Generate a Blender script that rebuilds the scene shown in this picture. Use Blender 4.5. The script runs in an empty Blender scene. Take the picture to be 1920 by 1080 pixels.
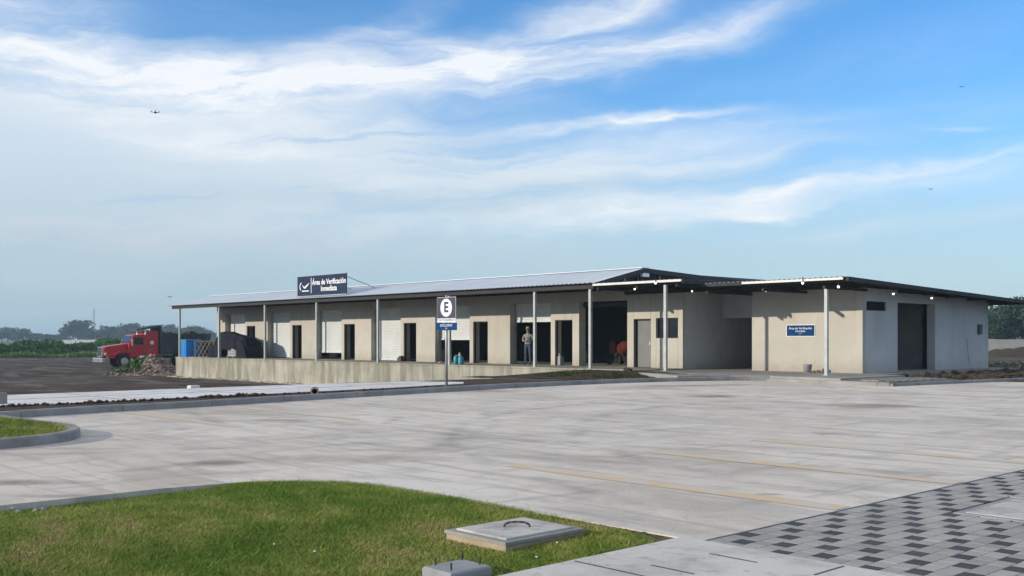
import bpy, bmesh, math, random
import numpy as np
from mathutils import Vector, Matrix, noise as mnoise
R = math.radians
random.seed(7); rng = np.random.default_rng(7)
S = bpy.context.scene
COL = S.collection

# ------------------------------------------------------------------ camera
EYE = 1.4
HEAD = R(47)
cd = bpy.data.cameras.new('camera'); cam = bpy.data.objects.new('camera', cd); COL.objects.link(cam)
cam.location = (0, 0, EYE); cam.rotation_euler = (R(90), 0, HEAD)
cd.sensor_width = 36; cd.lens = 36; cd.shift_y = 0.05; cd.clip_start = 0.1; cd.clip_end = 9000
S.camera = cam

# ------------------------------------------------------------------ node helper
class G:
    def __init__(s, tree): s.t = tree; s.l = tree.links
    def n(s, typ, **kw):
        o = s.t.nodes.new(typ)
        for k, v in kw.items(): setattr(o, k, v)
        return o
    def put(s, v, sock):
        if hasattr(v, 'is_output') or isinstance(v, bpy.types.NodeSocket): s.l.new(v, sock)
        else:
            if isinstance(v, (tuple, list)) and len(v) == 3 and sock.type == 'RGBA': v = (*v, 1)
            sock.default_value = v
    def m(s, op, a, b=0.0, c=None, clamp=False):
        o = s.n('ShaderNodeMath', operation=op, use_clamp=clamp); s.put(a, o.inputs[0]); s.put(b, o.inputs[1])
        if c is not None: s.put(c, o.inputs[2])
        return o.outputs[0]
    def mix(s, f, a, b, mode='MIX'):
        o = s.n('ShaderNodeMix', data_type='RGBA', blend_type=mode)
        s.put(f, o.inputs[0]); s.put(a, o.inputs[6]); s.put(b, o.inputs[7]); return o.outputs[2]
    def noise(s, vec, scale, detail=4, rough=.55, dist=0., col=False):
        o = s.n('ShaderNodeTexNoise'); s.put(scale, o.inputs['Scale']); s.put(detail, o.inputs['Detail'])
        s.put(rough, o.inputs['Roughness']); s.put(dist, o.inputs['Distortion'])
        if vec is not None: s.put(vec, o.inputs['Vector'])
        return o.outputs[1 if col else 0]
    def ss(s, v, a, b, lo=0., hi=1.):
        o = s.n('ShaderNodeMapRange', interpolation_type='SMOOTHSTEP')
        for x, k in zip((v, a, b, lo, hi), range(5)): s.put(x, o.inputs[k])
        return o.outputs[0]
    def vec(s, x, y, z):
        o = s.n('ShaderNodeCombineXYZ'); s.put(x, o.inputs[0]); s.put(y, o.inputs[1]); s.put(z, o.inputs[2]); return o.outputs[0]
    def sep(s, v):
        o = s.n('ShaderNodeSeparateXYZ'); s.put(v, o.inputs[0]); return o.outputs
    def scl(s, v, k):
        o = s.n('ShaderNodeVectorMath', operation='MULTIPLY'); s.put(v, o.inputs[0]); s.put(k, o.inputs[1]); return o.outputs[0]

# ------------------------------------------------------------------ sun + sky
SUN = Vector((0.45, 1.0, -0.295)).normalized()
sl = bpy.data.lights.new('sun', 'SUN'); sl.energy = 4.0; sl.angle = R(0.6); sl.color = (1, .885, .73)
so = bpy.data.objects.new('sun', sl); COL.objects.link(so); so.rotation_euler = SUN.to_track_quat('-Z', 'Y').to_euler()
so.location = (-30, -60, 30)
W = bpy.data.worlds.new('World'); S.world = W; W.use_nodes = True
W.node_tree.nodes.clear(); g = G(W.node_tree)
sky = g.n('ShaderNodeTexSky', sky_type='NISHITA', sun_disc=False)
sky.sun_elevation = math.asin(-SUN.z); sky.sun_rotation = math.atan2(-SUN.x, -SUN.y)
sky.air_density = 1.0; sky.dust_density = .6; sky.ozone_density = 2.0
SKYK = .1
tc = g.n('ShaderNodeTexCoord'); dx, dy, dz = g.sep(tc.outputs['Generated'])
fx, fy = -math.sin(HEAD), math.cos(HEAD)
yf = g.m('ADD', g.m('MULTIPLY', dx, fx), g.m('MULTIPLY', dy, fy))
xr = g.m('ADD', g.m('MULTIPLY', dx, fy), g.m('MULTIPLY', dy, -fx))
az0 = g.m('ARCTAN2', xr, yf); el0 = g.m('ARCSINE', dz)
# wind-drawn cloud space: the sky's own azimuth / elevation, warped a little
P3 = g.vec(g.m('MULTIPLY', dx, 1), g.m('MULTIPLY', dy, 1), g.m('MULTIPLY', dz, 2.2))
w1 = g.m('SUBTRACT', g.noise(P3, 4.2, 6, .55), .5); w2 = g.m('SUBTRACT', g.noise(g.scl(P3, (1.3, 1.3, 1.7)), 5.2, 6, .56), .5)
az = g.m('ADD', az0, g.m('MULTIPLY', w1, .15)); el = g.m('ADD', el0, g.m('MULTIPLY', w2, .06))
def streak(px, py, L, Wd, ang, wt):
    a = math.atan((px - 960) / 1920); e = math.atan((636 - py) / 1920 * math.cos(a))
    ca, sa = math.cos(R(ang)), math.sin(R(ang))
    x = g.m('SUBTRACT', az, a); y = g.m('SUBTRACT', el, e)
    u = g.m('MULTIPLY', g.m('ADD', g.m('MULTIPLY', x, ca), g.m('MULTIPLY', y, sa)), 1920 / L)
    v = g.m('MULTIPLY', g.m('SUBTRACT', g.m('MULTIPLY', y, ca), g.m('MULTIPLY', x, sa)), 1920 / Wd)
    q = g.m('ADD', g.m('MULTIPLY', u, u), g.m('MULTIPLY', v, v))
    return g.m('MULTIPLY', g.m('POWER', 2.718, g.m('MULTIPLY', q, -1)), wt)
def total(L):
    t = None
    for q in L:
        k = streak(*q); t = k if t is None else g.m('ADD', t, k)
    return t
bright = total([(40, 100, 330, 62, -12, .80), (360, 132, 240, 46, -14, .55), (620, 148, 300, 42, 3, 1.0), (940, 130, 260, 42, 8, .62),
                (1230, 86, 240, 30, 12, .62), (1120, 24, 200, 26, 15, .62), (860, 85, 180, 26, -6, .40), (720, 40, 140, 20, 22, .34),
                (1120, 234, 150, 14, 4, .85), (1260, 226, 90, 9, 5, .4), (1160, 280, 320, 26, 5, .40), (1180, 400, 300, 28, 6, .55), (1050, 330, 300, 18, 4, .3), (1330, 300, 160, 10, 6, .22), (700, 420, 420, 18, 1, .22), (1650, 420, 300, 18, 4, .16), (1410, 370, 75, 15, 14, .5),
                (1430, 398, 80, 11, 6, .5), (1740, 308, 260, 18, 8, .34), (1640, 345, 380, 22, 4, .24), (1790, 230, 70, 6, 0, .22), (1660, 110, 300, 40, 8, .08), (1830, 180, 240, 36, 6, .08),
                (300, 250, 260, 30, -4, .32), (480, 285, 260, 22, -9, .28), (780, 240, 200, 16, 2, .3), (560, 345, 300, 20, -3, .18)])
veil = total([(100, 300, 620, 190, -3, .85), (560, 300, 460, 90, -6, .6), (950, 345, 520, 70, 3, .55), (1500, 440, 560, 50, 3, .35), (-700, 330, 900, 200, 0, .8), (2600, 330, 600, 70, 3, .35)])
Pst = g.vec(g.m('MULTIPLY', az, 2.2), g.m('SUBTRACT', g.m('MULTIPLY', el, 13), g.m('MULTIPLY', az, 1.6)), g.m('MULTIPLY', yf, .4))
fib = g.noise(Pst, 3.2, 8, .62, .6)
gen = g.m('MULTIPLY', g.ss(g.noise(g.scl(P3, (1, 1, 1.3)), 2.2, 6, .6), .34, .60), .85)          # out-of-view cloud cover added to brighten the ground
fib2 = g.noise(g.vec(g.m('MULTIPLY', az, 1.6), g.m('SUBTRACT', g.m('MULTIPLY', el, 16), g.m('MULTIPLY', az, 1.2)), 2.7), 2.6, 9, .64, .8)
a_b = g.m('MULTIPLY', bright, g.m('MULTIPLY', g.ss(fib, .22, .74, .35, 1.25), g.ss(fib2, .28, .60, .62, 1.12)))
a_v = g.m('MULTIPLY', veil, g.ss(fib2, .30, .66, .42, 1.15))
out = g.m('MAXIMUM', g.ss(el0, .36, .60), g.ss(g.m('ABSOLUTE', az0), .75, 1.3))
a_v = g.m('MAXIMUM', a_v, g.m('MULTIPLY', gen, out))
lo = g.ss(el0, .27, .0)
k = 1 / SKYK
skyc = g.mix(1.0, sky.outputs[0], (.84, 1.58, 2.25, 1), 'MULTIPLY')
left = g.ss(az0, .35, -.45)
hz = g.mix(left, tuple(x * k for x in (.56, .70, .77)), tuple(x * k for x in (.44, .575, .65)))
c = g.mix(g.m('MULTIPLY', g.m('POWER', lo, 1.35), .95, clamp=True), skyc, hz)
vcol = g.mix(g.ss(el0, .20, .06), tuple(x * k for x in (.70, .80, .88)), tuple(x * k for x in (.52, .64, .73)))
vcol = g.mix(g.ss(el0, .33, .60), vcol, tuple(x * k for x in (.92, .88, .82)))  # unseen overhead cloud made whiter and warmer to light the lot
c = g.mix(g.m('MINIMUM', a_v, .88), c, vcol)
band = g.m('MULTIPLY', streak(300, 440, 800, 26, -2, 1.0), g.ss(fib, .2, .8, .4, 1.0))
c = g.mix(g.m('MULTIPLY', band, .45), c, tuple(x * k for x in (.68, .71, .76)))
c = g.mix(g.m('MINIMUM', a_b, .93), c, tuple(x * k for x in (.96, .99, 1.02)))
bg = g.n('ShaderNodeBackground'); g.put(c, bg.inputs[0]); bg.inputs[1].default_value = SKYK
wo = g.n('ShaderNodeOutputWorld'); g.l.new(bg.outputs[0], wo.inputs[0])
S.view_settings.view_transform = 'Standard'; S.view_settings.look = 'None'
S.view_settings.exposure = 0; S.view_settings.gamma = 1; S.view_settings.use_curve_mapping = False
S.cycles.max_bounces = 6; S.cycles.diffuse_bounces = 4; S.cycles.volume_bounces = 0
S.cycles.use_denoising = True

# ------------------------------------------------------------------ materials
def mat(name, base, var=None, scale=3., rough=.85, metal=0., bump=0., bscale=60., layers=(), coord='pos', grain=.0, spec=None, emit=None, stretch=None, splash=None):
    """base/var mixed by fbm noise; layers = (colour, scale, lo, hi, strength[, stretch]) of stains; grain = fine value jitter"""
    M = bpy.data.materials.new(name); M.use_nodes = True; t = M.node_tree; g = G(t); b = t.nodes['Principled BSDF']
    if coord == 'pos': v = g.n('ShaderNodeNewGeometry').outputs['Position']
    else: v = g.n('ShaderNodeTexCoord').outputs['Object']
    vv = g.scl(v, stretch) if stretch else v
    c = base
    if var is not None: c = g.mix(g.ss(g.noise(vv, scale, 5, .6), .3, .7), base, var)
    for L in layers:
        lv = g.scl(v, L[5]) if len(L) > 5 else v
        c = g.mix(g.m('MULTIPLY', g.ss(g.noise(lv, L[1], 6, .62, .3), L[2] - .07, L[3] - .09), L[4]), c, L[0])
    if splash:                                         # mud splashed up from the floor: (colour, z0, z1, strength)
        pz = g.sep(g.n('ShaderNodeNewGeometry').outputs['Position'])[2]
        hgt = g.m('ADD', pz, g.m('MULTIPLY', g.m('SUBTRACT', g.noise(v, 3.5, 5, .65), .5), .7))
        c = g.mix(g.m('MULTIPLY', g.ss(hgt, splash[2], splash[1]), splash[3]), c, splash[0])
    if grain:
        q = g.noise(v, bscale * 1.7, 2, .7); c = g.mix(1.0, c, g.mix(q, (1 - grain,) * 3, (1 + grain,) * 3), 'MULTIPLY')
    g.put(c, b.inputs['Base Color']); b.inputs['Roughness'].default_value = rough; b.inputs['Metallic'].default_value = metal
    if spec is None and rough >= .75: spec = .12
    if spec is not None: b.inputs['Specular IOR Level'].default_value = spec
    if bump:
        bn = g.n('ShaderNodeBump'); bn.inputs['Strength'].default_value = bump; bn.inputs['Distance'].default_value = .02
        g.put(g.noise(v, bscale, 4, .6), bn.inputs['Height']); g.l.new(bn.outputs[0], b.inputs['Normal'])
    if emit: b.inputs['Emission Color'].default_value = (*emit[0], 1); b.inputs['Emission Strength'].default_value = emit[1]
    return M
M = {}
def lot_material():
    Mx = bpy.data.materials.new('lot_concrete'); Mx.use_nodes = True; t = Mx.node_tree; g = G(t); p = t.nodes['Principled BSDF']
    pos = g.n('ShaderNodeNewGeometry').outputs['Position']; x, y, z = g.sep(pos)
    c = g.mix(g.ss(g.noise(pos, .30, 6, .62), .36, .62), (.595, .54, .465), (.71, .65, .57))
    c = g.mix(g.m('MULTIPLY', g.ss(g.noise(pos, 1.7, 6, .65, .4), .48, .66), .45), c, (.42, .39, .35))
    c = g.mix(g.m('MULTIPLY', g.ss(g.noise(g.scl(pos, (.35, 1.5, 1)), .9, 7, .66, .5), .50, .66), .42), c, (.36, .34, .315))
    c = g.mix(g.m('MULTIPLY', g.ss(g.noise(g.scl(pos, (1.6, .3, 1)), 1.6, 7, .66, .5), .54, .68), .5), c, (.34, .325, .305))
    c = g.mix(g.m('MULTIPLY', g.ss(g.noise(pos, .55, 5, .6, .2), .54, .70), .6), c, (.70, .67, .62))
    c = g.mix(g.m('MULTIPLY', g.ss(g.noise(g.scl(pos, (1, 1.6, 1)), .23, 6, .62, .3), .52, .66), .5), c, (.42, .345, .29))
    c = g.mix(g.m('MULTIPLY', g.ss(g.noise(g.scl(pos, (.3, 3.2, 1)), 1.5, 7, .68, .6), .50, .64), .5), c, (.38, .35, .315))
    # tyre arcs: rubber laid down by turning trucks
    wob = g.m('MULTIPLY', g.m('SUBTRACT', g.noise(pos, .5, 3, .5), .5), .5); brk = g.ss(g.noise(pos, .8, 5, .65), .40, .62)
    for (cx, cy, r, w, k) in ((-4, 18, 9.5, .14, .5), (-4, 18, 11.3, .14, .5), (-22, 2, 13.2, .13, .4), (-22, 2, 11.5, .13, .4), (-13, 22, 12.5, .16, .45), (-13, 22, 14.2, .16, .4), (0, -6, 17.2, .12, .4), (0, -6, 18.9, .12, .35), (-8, 30, 13, .18, .35), (-30, 14, 19.5, .16, .35)):
        dx = g.m('SUBTRACT', x, cx); dy = g.m('SUBTRACT', y, cy)
        r_ = g.m('SQRT', g.m('ADD', g.m('MULTIPLY', dx, dx), g.m('MULTIPLY', dy, dy)))
        q = g.m('DIVIDE', g.m('ADD', g.m('SUBTRACT', r_, r), wob), w); q = g.m('POWER', 2.718, g.m('MULTIPLY', g.m('MULTIPLY', q, q), -1))
        c = g.mix(g.m('MULTIPLY', g.m('MULTIPLY', q, brk), k * .8), c, (.20, .19, .18))
    # single spills
    sw = g.m('MULTIPLY', g.m('SUBTRACT', g.noise(pos, 2.2, 5, .65), .5), 2.6)
    for (cx, cy, a, b_, k) in SPILLS:
        dx = g.m('SUBTRACT', x, cx); dy = g.m('SUBTRACT', y, cy)
        u = g.m('DIVIDE', g.m('ADD', g.m('MULTIPLY', dx, cH), g.m('MULTIPLY', dy, sH)), a); v = g.m('DIVIDE', g.m('SUBTRACT', g.m('MULTIPLY', dy, cH), g.m('MULTIPLY', dx, sH)), b_)
        q = g.m('ADD', g.m('ADD', g.m('MULTIPLY', u, u), g.m('MULTIPLY', v, v)), sw)
        c = g.mix(g.m('MULTIPLY', g.ss(q, 1.5, -.4), k), c, (.17, .125, .105))
    fine = g.noise(pos, 55, 3, .7); c = g.mix(1.0, c, g.mix(fine, (.86,) * 3, (1.12,) * 3), 'MULTIPLY')
    c = g.mix(g.m('MULTIPLY', g.ss(g.noise(pos, 9, 4, .7), .60, .72), .45), c, (.27, .255, .24))
    g.put(c, p.inputs['Base Color']); p.inputs['Roughness'].default_value = .85; p.inputs['Specular IOR Level'].default_value = .15
    bn = g.n('ShaderNodeBump'); bn.inputs['Strength'].default_value = .3; bn.inputs['Distance'].default_value = .02; g.put(g.noise(pos, 30, 4, .65), bn.inputs['Height']); g.l.new(bn.outputs[0], p.inputs['Normal'])
    return Mx
cH, sH = math.cos(HEAD), math.sin(HEAD)
def _gp(px, py): 
    x = (px - 960) / 1920; t = -EYE / ((636 - py) / 1920); return ((x * cH - sH) * t, (x * sH + cH) * t)
SPILLS = [(*_gp(400, 869), .42, .32, .75), (*_gp(30, 905), .75, .22, .6), (*_gp(1335, 743), .75, .7, .7), (*_gp(1640, 761), 1.1, .9, .7), (*_gp(905, 733), 1.0, .9, .5), (*_gp(340, 805), .18, .25, .5), (*_gp(520, 788), .7, .25, .55), (*_gp(560, 792), .35, .2, .45), (*_gp(1555, 813), .25, .2, .5), (*_gp(1440, 927), .16, .06, .5), (*_gp(640, 860), 1.4, .5, .35), (*_gp(110, 930), .5, .12, .5)]
M['lot'] = lot_material()
M['strip'] = mat('strip_concrete', (.76, .745, .735), (.67, .655, .64), 1.2, .8, grain=.06, bump=.15, layers=[((.50, .48, .455), .9, .55, .75, .55, (1.4, .4, 1)), ((.40, .37, .34), 2.4, .60, .76, .5), ((.60, .58, .56), .5, .5, .7, .5)])
M['path'] = mat('path_concrete', (.62, .59, .55), (.54, .515, .48), 1.6, .75, grain=.12, bscale=90, bump=.2, layers=[((.40, .38, .35), 1.6, .55, .75, .6), ((.66, .64, .61), 5, .58, .75, .35), ((.30, .285, .26), 6, .62, .74, .45)])
M['kerb'] = mat('kerb_concrete', (.33, .32, .305), (.235, .23, .22), 1.4, .85, grain=.1, bump=.2, layers=[((.16, .16, .16), 2.6, .6, .78, .5)])
M['walk'] = mat('walkway_concrete', (.36, .345, .32), (.28, .27, .25), .9, .85, grain=.1, bump=.2, layers=[((.17, .15, .13), 1.0, .58, .78, .6)])
M['dock'] = mat('dock_concrete', (.40, .375, .315), (.31, .295, .25), .8, .9, grain=.1, bump=.3, bscale=25, layers=[
    ((.17, .165, .13), .9, .52, .72, .7, (1.7, 1.7, .22)), ((.50, .47, .41), 1.3, .58, .74, .6, (1.4, 1.4, .3)), ((.30, .20, .13), 1.1, .62, .78, .45, (1, 1, .5)), ((.20, .21, .15), .45, .55, .75, .5)])
M['wall'] = mat('painted_wall', (.485, .462, .412), (.455, .432, .382), .7, .9, grain=.05, bump=.12, bscale=30, splash=((.30, .25, .19), .10, .85, .55), layers=[((.40, .36, .30), .8, .58, .80, .45, (2.2, 2.2, .25)), ((.36, .33, .28), 2.2, .60, .78, .35, (2, 2, .12)), ((.55, .525, .47), .5, .55, .7, .5)])
M['wall2'] = mat('shade_side_wall', (.555, .555, .54), (.505, .505, .495), .6, .9, grain=.05, bump=.12, bscale=30, splash=((.33, .30, .26), .10, .8, .5), layers=[((.42, .42, .41), .9, .57, .80, .4, (1.5, 1.5, .3)), ((.40, .40, .39), 2.2, .60, .78, .3, (2, 2, .12)), ((.60, .60, .585), .5, .55, .7, .5)])  # paler, greyer copy of the wall paint for sides out of the sun
M['dwall'] = mat('shaded_inner_block', (.13, .125, .12), (.10, .10, .095), 1.0, .95)  # inner walls coloured dark so the rooms read as unlit
M['girt'] = mat('shade_dark_steel', (.036, .035, .036), (.028, .027, .028), 2, .7, spec=.3)  # steel darkened so the eave beam and wall top look shaded
M['soffit'] = mat('shaded_roof_underside', (.06, .057, .055), (.045, .043, .041), 1.5, .7, spec=.3)  # shade under the roof put into the colour, darker than the top sheet
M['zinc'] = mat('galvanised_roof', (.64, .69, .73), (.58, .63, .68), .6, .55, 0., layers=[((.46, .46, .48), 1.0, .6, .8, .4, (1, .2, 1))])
M['fascia'] = mat('white_metal_trim', (.70, .68, .64), (.60, .58, .55), 2, .5)
M['post'] = mat('grey_painted_post', (.44, .46, .45), (.36, .38, .37), 3, .5, layers=[((.25, .22, .19), 4, .62, .8, .4)])
M['shutter'] = mat('shutter_metal', (.58, .60, .605), (.52, .54, .545), 1.2, .55, 0., layers=[((.36, .36, .34), 1.1, .6, .8, .35, (1.5, 1.5, .3))])
M['black'] = mat('black_void', (.02, .02, .022), None, rough=.9)  # near-black colour standing for unlit depth
M['glass'] = mat('dark_glass', (.01, .012, .016), None, rough=.08)
M['gdoor'] = mat('grey_steel_door', (.16, .17, .165), (.13, .14, .135), 2, .6)
M['yard'] = mat('yard_soil', (.054, .036, .026), (.088, .067, .051), .16, .95, bump=.5, bscale=6, grain=.2, layers=[
    ((.035, .024, .02), .12, .5, .66, .75, (.5, 1.6, 1)), ((.17, .155, .135), .3, .56, .7, .7, (.6, 2, 1)), ((.10, .075, .06), 1.4, .55, .75, .4)])
M['soil'] = mat('dark_loose_soil', (.045, .035, .028), (.085, .062, .046), 3, .95, bump=.8, bscale=14, grain=.25)
M['lsoil'] = mat('lawn_soil', (.11, .11, .04), (.15, .125, .06), 2.0, .95, bump=.5, bscale=40, grain=.2)
M['green'] = mat('field_grass', (.09, .13, .055), (.12, .15, .07), .05, .95)
M['yellow'] = mat('worn_yellow_paint', (.66, .47, .24), (.63, .50, .32), 2.5, .8, grain=.1, layers=[((.58, .54, .48), 3.0, .50, .68, .8), ((.58, .54, .475), .7, .49, .70, .85)])
M['navy'] = mat('navy_sign', (.022, .036, .075), (.03, .045, .085), 4, .8)
M['blue'] = mat('blue_sign', (.005, .048, .15), (.006, .055, .17), 4, .8)
M['white'] = mat('white_print', (.78, .79, .82), None, rough=.5)
M['ink'] = mat('navy_print', (.02, .022, .06), None, rough=.5)
M['steel'] = mat('galvanised_steel', (.42, .43, .43), (.34, .35, .35), 5, .45, .4)
M['dsteel'] = mat('dark_steel', (.045, .045, .048), (.07, .06, .055), 8, .5, .3)
M['red'] = mat('truck_red', (.54, .012, .020), (.45, .010, .018), 2, .28, coord='obj', layers=[((.16, .04, .035), 1.3, .6, .8, .4), ((.20, .15, .115), 2.6, .58, .80, .25)], splash=((.16, .12, .09), -.9, .1, .6))
M['dred'] = mat('shaded_red_paint', (.12, .012, .014), (.09, .01, .012), 4, .6)  # mixer red lowered to stand for the shade inside the bay
M['chrome'] = mat('chrome', (.75, .75, .74), None, rough=.25, metal=.9)
M['tyre'] = mat('tyre_rubber', (.022, .022, .023), (.04, .037, .034), 6, .9)
M['bed'] = mat('black_dump_bed', (.022, .023, .03), (.045, .043, .045), 2, .6, coord='obj', layers=[((.10, .08, .065), 1.8, .6, .75, .5)])
M['tarp'] = mat('black_tarpaulin', (.010, .011, .018), (.016, .017, .026), 3, .85, spec=.15)
M['toilet'] = mat('blue_plastic', (.02, .27, .72), (.018, .24, .66), 2, .45)
M['teal'] = mat('teal_plastic', (.03, .26, .33), (.03, .22, .28), 4, .5)
M['pink'] = mat('pale_pink_plastic', (.55, .40, .38), None, rough=.6)
M['wood'] = mat('weathered_timber', (.30, .25, .19), (.20, .17, .13), 5, .85)
M['rubble'] = mat('rubble', (.24, .18, .135), (.15, .10, .075), 2.2, .95, bump=.6, bscale=20, layers=[((.50, .47, .43), 4, .6, .72, .8)])
M['chunk'] = mat('broken_concrete', (.36, .31, .26), (.22, .165, .125), 1.5, .95)
M['orange'] = mat('shaded_orange_paint', (.10, .022, .012), (.08, .018, .010), 4, .9)  # drum orange lowered to stand for the shade inside the bay
M['lamp'] = mat('lamp_glow', (.9, .9, .88), None, rough=.4, emit=((1, .97, .92), 2.2))
M['cap'] = mat('lamp_white_plastic', (.75, .75, .73), None, rough=.4)
M['cream'] = mat('boundary_wall_block', (.42, .41, .37), (.34, .33, .30), .6, .95, layers=[((.22, .21, .18), .8, .58, .8, .5)])
M['pl'] = mat('light_paver', (.39, .37, .345), (.33, .315, .295), 2.2, .8, grain=.14, bscale=70, bump=.25)
M['pl2'] = mat('pale_paver', (.42, .40, .37), (.37, .35, .325), 2.2, .8, grain=.14, bscale=70, bump=.25)
M['pl3'] = mat('greyer_paver', (.34, .325, .305), (.29, .28, .265), 2.2, .8, grain=.14, bscale=70, bump=.25)
M['pd'] = mat('charcoal_paver', (.060, .062, .068), (.085, .086, .092), 3, .75, grain=.2, bscale=70, bump=.25)
M['pd2'] = mat('worn_charcoal_paver', (.095, .095, .10), (.07, .07, .075), 3, .75, grain=.2, bscale=70, bump=.25)
M['joint'] = mat('joint_sand', (.20, .19, .175), (.15, .145, .135), 4, .95)
M['mhc'] = mat('manhole_lid_concrete', (.55, .53, .50), (.48, .46, .435), 2.2, .8, grain=.1, bscale=90, bump=.2, layers=[((.33, .315, .285), 3, .54, .74, .7), ((.24, .23, .21), 7, .60, .74, .5)])
M['mhs'] = mat('manhole_side_concrete', (.44, .36, .26), (.34, .27, .19), 5, .95, grain=.2, bump=.4, bscale=40)
M['ped'] = mat('smooth_grey_concrete', (.30, .31, .325), (.25, .26, .27), 3, .7, grain=.08, bump=.15, layers=[((.2, .2, .21), 5, .6, .75, .5)])
M['skin'] = mat('skin', (.30, .18, .12), None, rough=.6)
M['shirt'] = mat('grey_check_shirt', (.33, .34, .345), (.20, .21, .22), 22, .9)
M['jeans'] = mat('faded_jeans', (.075, .10, .15), (.05, .07, .11), 12, .9)
M['shoe'] = mat('dark_shoe', (.02, .02, .022), None, rough=.7)
def leafmat(name, a, b, rough=.65, dry=None):
    Mx = bpy.data.materials.new(name); Mx.use_nodes = True; t = Mx.node_tree; g = G(t); p = t.nodes['Principled BSDF']
    at = g.n('ShaderNodeAttribute', attribute_name='tint')
    cc = g.mix(at.outputs['Fac'], a, b)
    if dry: cc = g.mix(g.ss(at.outputs['Fac'], .80, 1.0), cc, dry)
    g.put(cc, p.inputs['Base Color']); p.inputs['Roughness'].default_value = rough
    p.inputs['Specular IOR Level'].default_value = .2
    return Mx
M['grass'] = leafmat('lawn_blades', (.105, .20, .018), (.35, .36, .09), dry=(.40, .31, .15))
M['leaf'] = leafmat('tree_leaves', (.014, .042, .026), (.05, .085, .038))
M['cane'] = leafmat('cane_leaves', (.018, .085, .012), (.085, .18, .028))
M['fringe'] = leafmat('fringe_grass', (.06, .14, .025), (.17, .25, .06))
M['olive'] = leafmat('bank_weed_leaves', (.035, .05, .016), (.095, .095, .04))
M['bark'] = mat('bark', (.10, .085, .065), (.07, .06, .05), 6, .95)

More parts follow.
